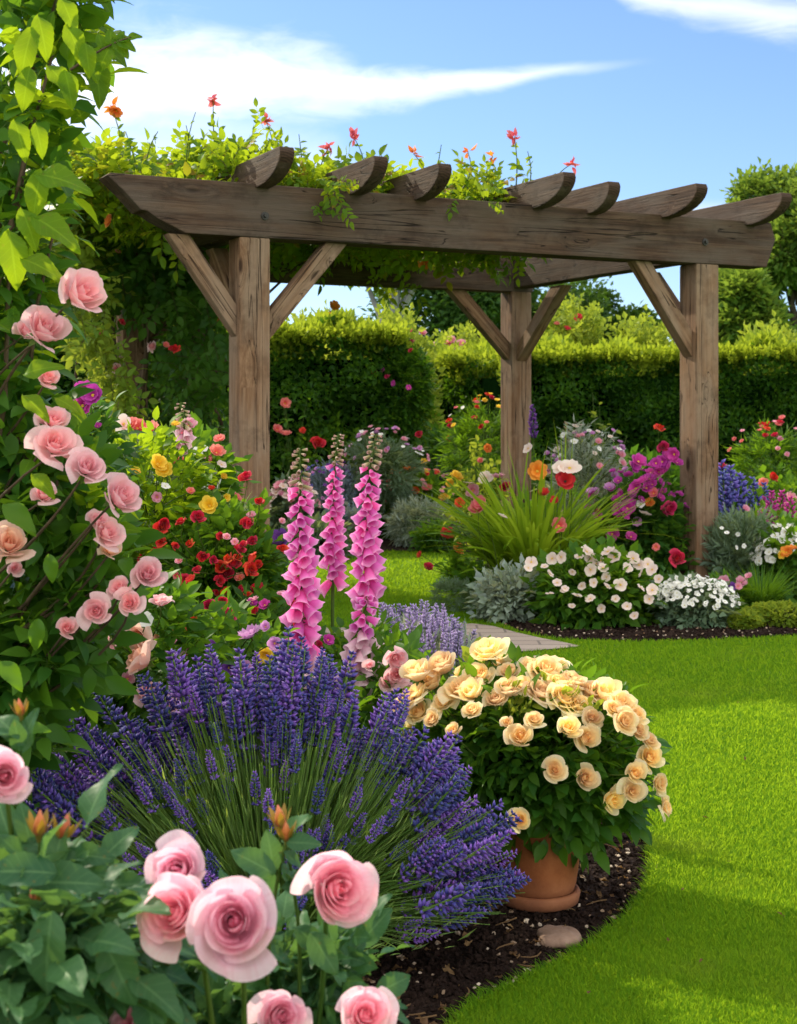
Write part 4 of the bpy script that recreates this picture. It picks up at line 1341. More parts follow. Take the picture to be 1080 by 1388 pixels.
p.foliage(SPRIG_HD, (-.46, 1.82, .31), (.30, .22, .37), 520, .120, shell=.35, up=1.1, out=.75, lump=.16, rej=in_front)
p.foliage(SPRIG_HD, P(50, 1290, 1.66), (.125, .10, .115), 80, .118, shell=.2, up=1.3, out=.6, rej=in_front)
p.foliage(SPRIG_HD, P(250, 1385, 1.74), (.20, .10, .10), 80, .105, shell=.2, up=1.2, out=.6, droop=.9, rej=in_front)
p.foliage(SPRIG_HD, P(400, 1300, 1.80), (.10, .06, .09), 22, .105, shell=.2, up=1.0, out=.8, rej=in_front)
p.foliage(SPRIG_HD, P(345, 1335, 1.95), (.19, .07, .085), 110, .09, shell=.1, up=.7, out=.6, lump=.1)
p.foliage(SPRIG_HD, P(400, 1372, 1.90), (.13, .07, .06), 50, .098, shell=.1, up=.9, out=.6, lump=.1)
big = [(320, 1250, 1.55, .048, (-.02, -.93, .38), 0), (240, 1238, 1.59, .041, (-.25, -.86, .42), 1), (243, 1186, 1.65, .037, (-.12, -.80, .58), 2),
       (456, 1204, 1.76, .047, (.38, -.88, .24), 1), (381, 1380, 1.72, .033, (.30, -.86, .42), 2), (494, 1376, 1.74, .035, (.30, -.80, .55), 0),
       (6, 1054, 1.62, .030, (.25, -.92, .25), 2), (176, 1398, 1.68, .030, (-.2, -.7, .7), 0)]
for px, py, d, sz, ax, k in big:
    pos = P(px, py, d)
    ax = unit(ax)
    sz *= .9
    o = place(ROSE_HD[k], 'bloom', p.t, pos - ax * sz * .6, ax, (sz, sz, sz * 1.2), spin=px * .37)
    cx = MB()
    n = 5
    ang = np.arange(n) / n * 2 * np.pi
    dd = np.stack([np.cos(ang), np.sin(ang), np.full(n, -.3)], 1)
    cx.scatter(LEAF_HD[0], np.tile([0, 0, .03], (n, 1)), frames(dd, np.tile([0, 0, 1.], (n, 1))), np.full(n, .62), .5)
    tubes(cx, np.array([[0, 0, -.3], [0, 0, -.05], [0, 0, .1]]), np.array([.08, .17, .12]), 8, 0)
    link('calyx', cx.mesh('calyx', M['rose_leaf']), o)
    p.stem(pos - ax * sz * .85, .0045, .003, frm=(pos[0] * .8 - .07, 1.85, .30 if pos[2] > .4 else .1), bend=.03)
# buds with their little leaves
def bud_mesh():
    m = MB()
    a = np.arange(10) / 10 * 2 * np.pi
    prof = [(.02, 0), (.42, .12), (.55, .45), (.48, .95), (.30, 1.5), (.12, 1.95), (.01, 2.15)]
    V = np.concatenate([np.stack([r * np.cos(a + z) * (1 + .08 * np.sin(3 * a)), r * np.sin(a + z), np.full(10, z)], 1) for r, z in prof])
    i = np.arange(len(prof) - 1)[:, None] * 10
    j = np.arange(10)[None]
    jn = (j + 1) % 10
    q = np.stack([i + j, i + jn, i + 10 + jn, i + 10 + j], -1).reshape(-1, 4)
    m.add(V, q, np.full(len(q), 4), 0, .5, np.stack([V[:, 0], V[:, 2] / 2.15, V[:, 2] / 2.15], 1))
    ang = np.arange(5) / 5 * 2 * np.pi
    d = np.stack([np.cos(ang) * .30, np.sin(ang) * .30, np.ones(5)], 1)
    m.scatter(leaf_tmpl(2, 5, .34, .3, -.15), np.stack([np.cos(ang) * .45, np.sin(ang) * .45, np.full(5, .1)], 1), frames(d, np.stack([np.cos(ang), np.sin(ang), 0 * ang], 1)), np.full(5, 1.9), .7, mat=1)
    tubes(m, np.array([[0, 0, -.6], [0, 0, -.1], [0, 0, .2]]), np.array([.16, .30, .4]), 8, 1)
    return m.mesh('rose_bud', [M['bud'], M['bud_green']])


budm = bud_mesh()
for px, py, d, sz in ((53, 1132, 1.66, .014), (84, 1137, 1.66, .014), (381, 1120, 1.80, .013), (388, 1138, 1.80, .012), (48, 1230, 1.64, .010), (28, 970, 1.75, .010)):
    pos = P(px, py, d)
    o = place(budm, 'bud', p.t, pos, (random.uniform(-.25, .25), -.1, 1), sz)
    p.stem(pos, .003, .0022, frm=(pos[0] + random.uniform(-.03, .03), d + .05, .45), bend=.015)
    fr_n = 5
    ps = np.tile(pos, (fr_n, 1)) + rng.normal(size=(fr_n, 3)) * [.012, .012, .01] - [0, 0, .035]
    p.fo.scatter(LEAF_HD[0], ps, frames(rdir(fr_n) + [0, 0, .5], rdir(fr_n) * .5 + [0, -.6, .6]), rng.uniform(.035, .065, fr_n))
# leaves that stand singly in view
for px, py, d, L, dx, dz in ((65, 1290, 1.55, .085, -.1, -1), (165, 1318, 1.56, .075, .5, -.9), (150, 1280, 1.58, .07, 1, -.25), (95, 1190, 1.62, .08, 1, .15), (30, 1175, 1.60, .075, -1, .2),
                             (345, 1165, 1.78, .06, -.8, .6), (420, 1190, 1.80, .07, -1, .0), (440, 1290, 1.80, .06, .6, -.8), (420, 1270, 1.82, .05, .7, -.5), (205, 1370, 1.58, .07, .1, -1),
                             (285, 1345, 1.80, .07, -.2, -1), (175, 1195, 1.78, .05, .9, .2)):
    p.fo.scatter(LEAF_HD[0], P(px, py, d)[None] - np.array([[dx, 0, dz]]) * L * .5, frames(np.array([[dx, -.25, dz]]), np.array([[-.15, -.75, .75]])), np.array([L]))
p.done([M['rose_leaf'], ST])

# ------------------------------------------------------------------ lavender
LB = np.array([-.285, 3.34, 0])
lv = thing('lavender_bush', 'large deep violet lavender bush with green stems fanning out from the bed', 'lavender', LB)
n = 1250
az = rng.uniform(0, 2 * math.pi, n)
hx, hy = np.cos(az), np.sin(az)
lean = rng.random(n) ** .70 * 1.25                       # angle from upright
front = (hy < -.25)
# the near side carries mostly bare stems, the crown and right side the flowers
L_ = .565 * (1 - .12 * np.abs(lean)) * rng.uniform(.80, 1.10, n) + .05 * (lean < .5)
L_[front] *= rng.uniform(.70, 1.0, front.sum())
tipd = np.stack([np.sin(lean) * hx * np.where(hx < 0, 1.20, .88), np.sin(lean) * hy * .62, np.cos(lean) * 1.0], 1)
b0 = LB + np.stack([hx * .07 * lean, hy * .06 * lean, np.zeros(n)], 1)
tip = b0 + tipd * L_[:, None]
tip[:, 2] = np.maximum(tip[:, 2], .06)
okt = ~(front & (lean > 1.0) & (rng.random(n) < .6))
b0, tip, lean, hx, hy, L_, front = [a[okt] for a in (b0, tip, lean, hx, hy, L_, front)]
n = len(b0)
mid = np.stack([np.zeros(n), np.zeros(n), .05 * np.sin(lean) * 1.4], 1)
sm = MB()
tubes(sm, curves(b0, tip, 7, mid), np.linspace(.0024, .0014, 7), 4, 0, rng.random(n))
# extra bare stems and narrow leaves that make the green mass
n2 = 4200
az = rng.uniform(0, 2 * math.pi, n2)
ln = rng.random(n2) ** .7 * 1.3
hd = np.stack([np.cos(az), np.sin(az) * .75, np.zeros(n2)], 1)
LL = .62 * rng.uniform(.45, 1.0, n2)
tp = LB + np.stack([np.sin(ln) * hd[:, 0] * LL, np.sin(ln) * hd[:, 1] * LL * .8, np.cos(ln) * LL], 1)
tp[:, 2] = np.maximum(tp[:, 2], .04)
bb = LB + hd * (.10 * rng.random(n2) * ln)[:, None]
tubes(sm, curves(bb, tp, 5, np.stack([np.zeros(n2), np.zeros(n2), .05 * np.sin(ln)], 1)), np.linspace(.0022, .0008, 5), 3, 0, rng.random(n2))
sm.build('stem', M['lav_stem'], lv)
lf = MB()
n3 = 2600
az = rng.uniform(0, 2 * math.pi, n3)
ln = rng.random(n3) ** .7 * 1.35
LL = rng.uniform(.12, .5, n3)
ps = LB + np.stack([np.sin(ln) * np.cos(az) * LL, np.sin(ln) * np.sin(az) * LL * .75, np.cos(ln) * LL + .01], 1)
multi_scatter(lf, [far_leaf(.085, .01), far_leaf(.07, -.01)], ps, frames(unit(ps - LB + [0, 0, .1]) + rdir(n3) * .25, rdir(n3)), rng.uniform(.035, .06, n3))
lf.build('foliage', [M['lav_stem'], M['lav_stem']], lv, smooth=False)
# where do flowers sit
ppx = tip[:, 0] / tip[:, 1] * F + 540
ppy = HZ - (tip[:, 2] - CAMZ) / tip[:, 1] * F
crest = (hy > .05) | (lean < .15) | (tip[:, 0] > LB[0] + .30) | (tip[:, 0] < LB[0] - .38)
keep = np.where(crest, rng.random(n) < np.where(tip[:, 0] > LB[0] + .1, .66, .58), rng.random(n) < .22)
idx = np.where(keep)[0]
idx = idx[np.argsort(tip[idx, 1])]                       # nearest first
rest = MB()
sun_spikes = 0
for q, i in enumerate(idx):
    t_dir = unit(tip[i] + mid[i] * -2.2 - b0[i] + np.array([0, 0, .10]))
    s_ = random.uniform(.075, .14) * (1 if crest[i] else .55)
    if q % 3 == 0 and sun_spikes < 100:
        place(random.choice(LAVM), 'flower_spike', lv, tip[i], t_dir, (s_ * 1.05, s_ * 1.05, s_))
        sun_spikes += 1
    else:
        fr = frames(np.cross(t_dir, rdir(1)), t_dir[None])
        rest.scatter(LAV[q % 5], tip[i][None], fr, np.array([[s_ * 1.05, s_ * 1.05, s_]]))
o = rest.build('flower_spikes', [M['lavender'], M['lav_stem']], lv)
o['kind'] = 'stuff'

# ------------------------------------------------------------------ the potted cream rose
PC = G(735, 1242) + [0, .10, 0]
pot = thing('terracotta_pot', 'round terracotta pot on dark soil holding the cream rose bush', 'plant pot', (PC[0], PC[1], 0))


def lathe(name, prof, mat, parent, at=(0, 0, 0), ns=56):
    m = MB()
    a = np.arange(ns) / ns * 2 * np.pi
    V = np.concatenate([np.stack([r * np.cos(a), r * np.sin(a), np.full(ns, z)], 1) for r, z in prof])
    k = len(prof)
    i = np.arange(k - 1)[:, None] * ns
    j = np.arange(ns)[None]
    jn = (j + 1) % ns
    q = np.stack([i + j, i + jn, i + ns + jn, i + ns + j], -1).reshape(-1, 4)
    m.add(V, q, np.full(len(q), 4))
    me = m.mesh(name, mat)
    o = link(name, me, parent)
    o.location = at
    return o


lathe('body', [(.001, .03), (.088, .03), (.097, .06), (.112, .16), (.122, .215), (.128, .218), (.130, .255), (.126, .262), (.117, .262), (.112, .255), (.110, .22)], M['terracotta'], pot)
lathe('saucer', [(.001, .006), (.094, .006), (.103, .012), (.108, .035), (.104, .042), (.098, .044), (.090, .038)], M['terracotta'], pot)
lathe('soil', [(.001, .235), (.06, .24), (.112, .232)], M['soil'], pot)

cr = Plant('cream_rose_bush', 'rose bush covered in cream and apricot blooms growing in the terracotta pot', 'rose bush', (PC[0], PC[1], .235), stem_mat=ST)
cc_ = np.array([PC[0] - .01, PC[1] + .04, .398])
CR_ = np.array([.30, .28, .20])
cr.foliage(SPRIG_MD, cc_, CR_, 1500, .085, shell=.35, up=.8, out=.8, lump=.10, zmin=.19)
cr.foliage(SPRIG_MD, cc_ + [0.04, -.02, -.09], CR_ * [.92, .9, .80], 460, .095, shell=.5, up=.9, out=.9, droop=.1, lump=.12, zmin=.235)
cr.foliage(SPRIG_MD, cc_ + [-.19, .05, .0], [.17, .2, .22], 240, .09, shell=.3, up=.9, out=.8)
spots = [(660, 881, 26), (600, 902, 24), (566, 913, 21), (565, 937, 20), (600, 950, 18), (625, 933, 25), (567, 964, 21), (671, 948, 17), (690, 910, 15), (708, 925, 17), (740, 910, 24), (735, 937, 25), (765, 945, 26),
         (724, 975, 15), (688, 980, 10), (705, 1000, 21), (770, 987, 19), (795, 1000, 21), (820, 944, 25), (800, 936, 20), (848, 977, 21), (803, 972, 16), (880, 1003, 15), (880, 1026, 22), (860, 1048, 18),
         (894, 1061, 17), (858, 1072, 19), (904, 1094, 17), (752, 1043, 19), (793, 1054, 20), (828, 1083, 21), (705, 1111, 18), (545, 955, 18), (585, 975, 15), (640, 962, 16), (615, 990, 12), (756, 925, 17), (832, 960, 15), (585, 925, 20), (650, 915, 20), (720, 905, 17), (775, 925, 21), (640, 940, 19), (690, 935, 18), (555, 945, 18), (785, 955, 19), (865, 990, 17), (842, 952, 19), (862, 968, 17)]
for px, py, sz in spots:
    # on the skin of the bush, as far forward as its outline allows
    q0 = P(px, py, cc_[1])
    e = ((q0 - cc_) / (CR_ * 1.12))
    rr = min(.97, math.hypot(e[0], e[2]))
    dep = cc_[1] - CR_[1] * 1.12 * math.sqrt(1 - rr * rr) * (1 if py > 960 else .85)
    if py > 1035:
        dep = cc_[1] - CR_[1] * 1.16 * math.sqrt(max(.05, 1 - min(.97, abs(e[0])) ** 2))
    if px > 830:
        dep -= .10
    pos = P(px, py, dep)
    d = unit((pos - cc_) / CR_)
    ax = unit(d * .8 + np.array([0, -.25, .42]) + rng.normal(size=3) * .14)
    s_ = sz * dep / F * (1.0 if py < 960 else .88)
    cr.flower(CREAM_MD, pos - ax * s_ * .45, s_, axis=ax, frm=cc_ + (pos - cc_) * .35 + [0, 0, -.08], r0=.003)
for k in range(16):                                       # the side turned away
    d = unit(rng.normal(size=3) * [1, .6, .7] + [0, .9, .4])
    pos = cc_ + d * CR_ * 1.05
    cr.flower(CREAM_MD, pos, .036, axis=d, frm=cc_, r0=.003)
for k in range(9):
    cr.stem(cc_ + unit(rng.normal(size=3) * [1, 1, .4] + [0, 0, .8]) * CR_ * .7, .007, .003, spread=.04)
yl = MB()
for k in range(4):                                        # young yellow-green growth and buds on top
    q = cc_ + unit(rng.normal(size=3) * [1, .7, .25] + [0, -.35, .9]) * CR_ * 1.0
    multi_scatter(yl, SPRIG_MD, q + rng.normal(size=(5, 3)) * .02, frames(unit(rdir(5) * .7 + [0, 0, .8]), rdir(5)), rng.uniform(.05, .08, 5))
    place(ROSE['cream'][1], 'bud', cr.t, q + [0, 0, .05], (random.uniform(-.4, .4), -.3, 1), (.011, .011, .02))
yl.build('young_foliage', [M['lime_leaf'], ST], cr.t)
cr.done([M['rose_leaf_fine'], ST])

# small pink rose behind it
sp = Plant('small_rose_bush', 'small pink rose peeping up between the foxgloves and the cream rose', 'rose bush', (-.02, 4.3, 0))
sp.foliage(SPRIG_MD, (-.02, 4.3, .38), (.14, .14, .24), 120, .10)
for px, py, sz in ((535, 888, 15), (540, 912, 17), (524, 926, 14), (500, 905, 9), (556, 931, 12)):
    sp.flower('rose_pale', P(px, py, 4.2), sz * 4.2 / F, frm=(-.02, 4.3, .4))
sp.done([M['rose_leaf_fine'], ST])


# ------------------------------------------------------------------ foxgloves
def foxglove(label, px, ytop, ybot, d, w0, wtop, leanx=0.0, pale_bottom=0, group='foxgloves', bells=BELL, blen=.050, green=.16, per=2.5):
    top, bot = P(px, ytop, d), P(px + leanx, ybot, d)
    base = np.array([bot[0] - (top[0] - bot[0]) * .3, d, 0])
    t = thing('foxglove', label, 'foxglove', base, group)
    H = top[2] - bot[2]
    path = curve(base, bot, 5)
    path2 = curve(bot, top, 9, (random.uniform(-.022, .022), 0, 0), .002)
    full = np.concatenate([path, path2[1:]])
    m = MB()
    tubes(m, full, np.linspace(.008, .0025, len(full)), 7)
    m.build('stem', ST, t)
    f = MB()
    nl = 22
    hz = rng.uniform(.02, max(.1, bot[2] * .75), nl)
    a = rng.uniform(0, 6.28, nl)
    dr = np.stack([np.cos(a), np.sin(a), np.full(nl, .35)], 1)
    ps = base + (bot - base) * (hz / max(.05, bot[2]))[:, None]
    f.scatter(LEAF_MD[0], ps, frames(dr, np.tile([0, 0, 1.], (nl, 1))), .22 * (1 - .6 * hz / max(.1, bot[2])))
    f.build('foliage', [M['mid_leaf'], ST], t)
    nb = int(H / (blen * .18) * per / 2.5)
    side = random.uniform(-30, 30)
    for k in range(nb):
        v = 1 - (1 - k / nb) ** 1.3
        if v < .5 and random.random() < .05:
            continue
        q = path2[min(8, int(v ** .92 * 8))] * (1 - (v ** .92 * 8) % 1) + path2[min(8, int(v ** .92 * 8) + 1)] * ((v ** .92 * 8) % 1)
        a = math.radians(-90 + side + ((k * 137.5) % 230 - 115) + random.uniform(-16, 16))
        sz = 1.12 * blen * (1.0 - .70 * v ** 1.15) * random.uniform(.9, 1.1)
        out = np.array([math.cos(a), math.sin(a), 0])
        ax = unit(out + [0, 0, -1.05 + 1.05 * v ** 2 + random.uniform(-.2, .16)])
        ms = GBELL if v > 1 - green else (PBELL if v < pale_bottom else bells)
        wd_ = 1.08 if v < .6 else .95
        if ms is GBELL and green:
            sz *= 1.0 - .25 * (v - 1 + green) / green
            wd_ = .80
        place(random.choice(ms), 'bell', t, q + out * .006, ax, (sz * wd_, sz * wd_, sz * 1.12))
    return t


foxglove('tallest foxglove, left of the three, its magenta spire paling to pink at the foot', 406, 607, 905, 4.5, 27, 6, 2, .10, blen=.060, green=.20)
foxglove('slender middle foxglove standing between two fuller magenta spires', 459, 588, 786, 5.2, 18, 5, -8, 0, blen=.046, green=.22)
foxglove('magenta foxglove with a full upright spire, rightmost of the three tall ones', 510, 588, 802, 5.0, 22, 5, -12, 0, blen=.054, green=.22)
foxglove('low foxglove of pale pink drooping bells below the rightmost tall spire', 498, 808, 918, 4.35, 30, 20, -8, .6, blen=.062, green=0, per=2.8)
foxglove('small pale pink foxglove with a green tip beside the dark vine-covered post', 245, 545, 606, 5.6, 15, 5, 0, .9, blen=.045, green=.55)
# ------------------------------------------------------------------ climbing rose at the left edge
cl = Plant('climbing_rose', 'tall climbing rose with pale pink blooms filling the left edge', 'climbing rose', (-1.05, 3.05, 0), stem_mat=M['woody'])
prof_y = [-120, 0, 60, 150, 230, 300, 350, 420, 500, 560, 620, 690, 760, 830, 900, 960, 1010, 1100]
prof_x = [150, 150, 140, 95, 85, 95, 75, 55, 55, 70, 115, 160, 175, 150, 115, 70, 40, 30]
n = 1500
py = rng.uniform(-160, 1090, n)
bx = np.interp(py, prof_y, prof_x)
px = bx - 42 - np.abs(rng.normal(size=n)) * 75
dd = 2.98 + np.abs(rng.normal(size=n)) * .25
pos = np.stack([(px - 540) / F * dd, dd, CAMZ - (py - HZ) / F * dd], 1)
ok = (pos[:, 2] > .1) & (px > -110) & ((py > 360) | (rng.random(n) < .5))
pos, px, py, bx = pos[ok], px[ok], py[ok], bx[ok]
n = len(pos)
dr = unit(np.array([.35, -.35, .1]) + rdir(n) * .9)
nr = unit(np.array([0, -.35, .75]) + rdir(n) * .55)
hi = (py < 720) & (rng.random(n) < np.where(py < 350, .8, .38)) & (px > bx - 70)
lo_ = ~hi
br = MB()
multi_scatter(br, SPRIG_HD[:2] + SPRIG_MD, pos[hi], frames(dr[hi], nr[hi]), rng.uniform(.10, .165, hi.sum()))
multi_scatter(cl.fo, SPRIG_MD, pos[lo_], frames(dr[lo_], nr[lo_]), rng.uniform(.10, .155, lo_.sum()))
# big single leaves lit from behind
for px, py, L, dx, dz in ((85, 240, .12, 1, -.10), (50, 262, .10, -.2, -1), (80, 310, .12, 1, -.45), (35, 70, .10, -.3, -1), (60, 50, .09, .3, -1), (105, 60, .085, .55, -1), (120, 80, .07, .2, -1), (88, 110, .085, .9, -.8),
                          (35, 120, .09, -.2, -1), (95, 120, .08, .3, -1), (30, 190, .085, .4, -1), (55, 190, .07, .3, -1), (95, 20, .08, .5, -.9), (40, 305, .09, .4, -.8), (20, 350, .12, .2, -1), (60, 360, .10, 1, -.3),
                          (50, 500, .11, .7, .3), (90, 545, .08, .8, -.3), (45, 545, .10, .6, -.4), (60, 655, .09, .8, -.6), (30, 700, .12, .9, -.6), (70, 770, .08, .2, -1), (50, 860, .09, -.1, -1), (15, 910, .10, .6, -.6), (45, 985, .08, .9, .1)):
    tgt = br if py < 680 else cl.fo
    L *= .88 if py < 400 else .66
    tgt.scatter(LEAF_HD[1], P(px, py, 2.72)[None] - np.array([[dx, 0, dz]]) * L * .5, frames(np.array([[dx, -.2, dz]]), np.array([[.15, -.8, .6]])), np.array([L]), .75)
# the arching twig against the sky
tw = [P(95, 95, 2.9), P(125, 75, 2.9), P(140, 66, 2.9), P(160, 56, 2.9), P(178, 50, 2.9)]
tubes(cl.st, np.array(tw), np.linspace(.003, .0012, 5), 5)
for px, py, dx, dz, L in ((136, 55, -.3, 1, .035), (150, 52, .0, 1, .043), (163, 50, .5, .9, .030), (168, 52, 1, .1, .030), (172, 60, 1, -.5, .045), (166, 66, .8, -.9, .05), (140, 80, -.5, -1, .06), (128, 95, .3, -1, .05), (182, 49, 1, .12, .03)):
    q = np.array([[dx, -.1, dz]])
    br.scatter(LEAF_HD[0], P(px, py, 2.9)[None] - q * L * .5, frames(q, np.array([[.2, -.9, .35]])), np.array([L]), .5)
for k in range(13):                                      # main canes
    z1 = random.uniform(.9, 2.3)
    xb = np.interp(HZ - (z1 - CAMZ) / 3.0 * F, prof_y, prof_x)
    e = P(xb - random.uniform(15, 80), HZ - (z1 - CAMZ) / 3.0 * F, 3.0)
    tubes(cl.st, curve((-1.05 + random.uniform(-.3, .08), 3.05 + random.uniform(-.15, .15), 0), e, 8, (random.uniform(-.1, .12), random.uniform(-.1, .1), .1), .02), np.linspace(.011, .003, 8), 6)
for px, py, d, sz, ax, k in ((110, 396, 2.75, 33, (.75, -.55, .45), 1), (60, 446, 2.78, 31, (.55, -.6, .6), 0), (64, 512, 2.9, 15, (.3, -.8, .5), 1), (72, 570, 2.9, 21, (.4, -.6, .65), 1), (75, 603, 2.75, 30, (.35, -.72, .6), 0),
                             (118, 634, 2.72, 25, (.4, -.7, .6), 2), (163, 672, 2.78, 27, (.65, -.55, .5), 1), (60, 670, 2.8, 17, (.2, -.6, .7), 2), (12, 738, 2.75, 30, (.3, -.75, .55), 2), (145, 722, 2.85, 22, (.5, -.6, .4), 1), (132, 704, 2.85, 13, (.4, -.6, .5), 1),
                             (200, 778, 2.9, 21, (.3, -.85, .4), 0), (162, 797, 2.9, 15, (-.2, -.8, .5), 1), (176, 817, 2.88, 16, (.1, -.9, .3), 1), (130, 828, 2.85, 19, (.0, -.97, .2), 0), (91, 851, 2.9, 14, (.3, -.7, .5), 1), (20, 770, 2.85, 10, (.3, -.7, .2), 1),
                             (150, 745, 2.9, 14, (.3, -.7, .6), 2), (35, 448, 2.9, 15, (.3, -.6, .5), 1)):
    pos = P(px, py, d)
    s_ = sz * d / F * 1.1
    ax = unit(ax)
    cl.flower(ROSE_MD if k != 2 else ROSE['peach'] if px < 40 or sz == 14 else ROSE_MD, pos - ax * s_ * .5, s_, axis=ax, name='bloom', frm=pos + [-.22, .18, -.22], r0=.004)
br.build('bright_foliage', [M['bright_leaf'], ST], cl.t)
cl.done([M['rose_leaf_fine'], ST])

# ------------------------------------------------------------------ vines on the pergola
vt = Plant('climbing_vine', 'lush yellow-green climber sprawling over the top of the pergola', 'climber', pg(.2, DEP, 0), stem_mat=M['woody'])
n = 6000
a, b = rng.uniform(-1.15, 2.35, n), rng.uniform(.22, 3.0, n)
zt = 2.68 + .10 * np.sin(a * 3.3 + b) + .10 * np.sin(a * 7.1 + 2 * b) + .10 * (b / 3)
zt = zt * np.where(a > 1.6, 1 - .04 * (a - 1.6), 1)
z = zt + rng.normal(size=n) * .075
z = z - .12 * (a > 1.9)
pos = FLP + U3 * a[:, None] + N3 * b[:, None] + np.stack([0 * z, 0 * z, z], 1)
multi_scatter(vt.fo, SPRIG_VINE, pos, frames(unit(rdir(n) + [0, -.2, .45]), unit(rdir(n) * .6 + [0, -.2, .8])), rng.uniform(.13, .24, n))
for px, py, d, k in ((447, 255, 8.93, 13), (455, 285, 8.93, 4), (640, 262, 9.4, 7), (560, 392, 11, 5), (120, 235, 9.4, 90), (110, 285, 9.6, 90), (440, 352, 10.8, 5), (520, 350, 11, 5)):
    s_ = d / F
    q = P(px, py, d) + rng.normal(size=(k, 3)) * [12 * s_, .03, 11 * s_]
    multi_scatter(vt.fo, SPRIG_VINE, q, frames(unit(rdir(k) + [0, -.3, -.5]), unit(rdir(k) * .5 + [0, -.8, .4])), rng.uniform(.10, .17, k))
for k in range(8):
    tubes(vt.st, curve(pg(random.uniform(-.8, .1), DEP - .1 + random.uniform(-.2, .2), 0), pg(random.uniform(-.5, 2), random.uniform(.3, 2.4), 2.76), 9, (0, 0, .3), .03), np.linspace(.018, .006, 9), 6)
# shoots standing up against the sky, some with a reddish flower head
tip_mats = [M['vine_leaf'], ST]
for px, py, d, head in ((289, 135, 9.4, 1), (360, 163, 9.5, 1), (480, 187, 9.6, 1), (598, 196, 9.9, 0), (634, 206, 9.9, 2), (697, 185, 10.0, 1), (775, 222, 9.7, 1), (150, 144, 9.2, 2), (405, 182, 9.6, 0), (252, 170, 9.3, 0), (214, 178, 9.2, 0), (330, 190, 9.5, 0),
                        (668, 212, 10, 2), (515, 205, 9.8, 0), (445, 200, 9.6, 1), (265, 152, 9.3, 0), (170, 178, 9.2, 0), (560, 208, 9.9, 2), (715, 205, 10.1, 0)):
    top = P(px, py, d)
    sh = MB()
    b_ = np.array([top[0] + random.uniform(-.08, .08) - (.12 if px == 775 else 0), d, 2.78])
    path = curve(b_, top, 7, (random.uniform(-.05, .05), 0, 0))
    tubes(sh, path, np.linspace(.006, .0025, 7), 5, 1)
    kk = 16 if top[2] - b_[2] > .2 else 9
    f_ = rng.random(kk) ** 1.2
    ps = np.array([path[min(6, int(t * 6))] for t in f_])
    sh.scatter(LEAF_MD[0], ps, frames(unit(rdir(kk) * [1, 1, .5] + [0, 0, .25]), unit(rdir(kk) * .6 + [0, -.5, .5])), rng.uniform(.045, .085, kk) * (1.15 - .5 * f_))
    so_ = sh.build('shoot', tip_mats, vt.t)
    if head:
        hm = MB()
        kk = 11 if head == 1 else 6
        ps = top + rng.normal(size=(kk, 3)) * [.007, .006, .012]
        hm.scatter(LEAF_MD[1], ps, frames(unit(rdir(kk) + [0, 0, -.1]), rdir(kk)), rng.uniform(.035, .07, kk))
        hh = hm.mesh('flower_head', M['coral_petal'] if head == 1 else M['poppy_orange'], np.array(vt.t['base']))
        link('flower_head', hh, so_)
for px, py, d in ((150, 300, 8.9), (575, 357, 10.2), (452, 415, 11), (294, 430, 10), (158, 150, 9.2)):
    vt.flower('orange', P(px, py, d), .045, stem=False, look=(0, -1, -.2))
vt.done([M['vine_leaf'], M['woody']])

vc = Plant('climbing_vine', 'dense shaded climber hanging like a curtain around the rear left pergola post', 'climber', pg(-.1, DEP, 0), stem_mat=M['woody'])
yy_, xl, xr = [225, 300, 380, 450, 520, 600, 660], [62, 70, 85, 110, 150, 170, 190], [300, 300, 300, 300, 300, 295, 290]
n = 3600
py = rng.uniform(225, 660, n)
lo_x, hi_x = np.interp(py, yy_, xl), np.interp(py, yy_, xr)
px = lo_x + (hi_x - lo_x) * rng.random(n)
dd = rng.uniform(9.6, 12.2, n)
keepv = rng.random(n) < np.where((px > 112) & (px < 232) & (py > 415) & (dd < 11.3), .02, np.where((px > 240) & (py > 400), .6, .95))
px, py, dd = px[keepv], py[keepv], dd[keepv]
n = len(px)
pos = np.stack([(px - 540) / F * dd, dd, CAMZ - (py - HZ) / F * dd], 1)
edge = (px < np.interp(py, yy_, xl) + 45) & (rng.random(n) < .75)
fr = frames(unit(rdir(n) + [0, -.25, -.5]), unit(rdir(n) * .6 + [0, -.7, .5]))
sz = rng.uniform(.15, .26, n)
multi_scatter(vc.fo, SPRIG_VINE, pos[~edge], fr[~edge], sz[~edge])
lit = MB()  # lime leaves along the outer edge: sunlight put into the leaf colour
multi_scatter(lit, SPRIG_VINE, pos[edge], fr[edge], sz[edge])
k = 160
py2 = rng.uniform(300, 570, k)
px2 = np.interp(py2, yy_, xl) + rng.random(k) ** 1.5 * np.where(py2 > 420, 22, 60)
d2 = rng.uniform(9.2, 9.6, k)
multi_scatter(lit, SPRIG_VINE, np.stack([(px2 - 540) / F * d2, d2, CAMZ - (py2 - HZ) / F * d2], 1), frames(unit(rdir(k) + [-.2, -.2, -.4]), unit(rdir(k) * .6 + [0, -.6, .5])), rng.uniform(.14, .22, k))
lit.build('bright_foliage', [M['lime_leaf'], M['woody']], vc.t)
for px0, px1, r in ((180, 200, .012), (190, 185, .010), (268, 255, .02), (285, 262, .014), (240, 245, .010)):
    tubes(vc.st, curve(P(px0, 700, 10.6) * [1, 1, 0], P(px1, 330, 10.4), 9, (.05, 0, 0), .04), np.full(9, r), 6)
vc.flower('rose_pale', P(202, 469, 9.8), .04)
for k in range(7):
    vc.flower(random.choice(['coral', 'orange', 'rose_red', 'rose_pale']), P(random.uniform(110, 295), random.uniform(250, 600), 9.5), random.uniform(.022, .04), stem=False)
vc.done([M['vine_dark'], M['woody']])


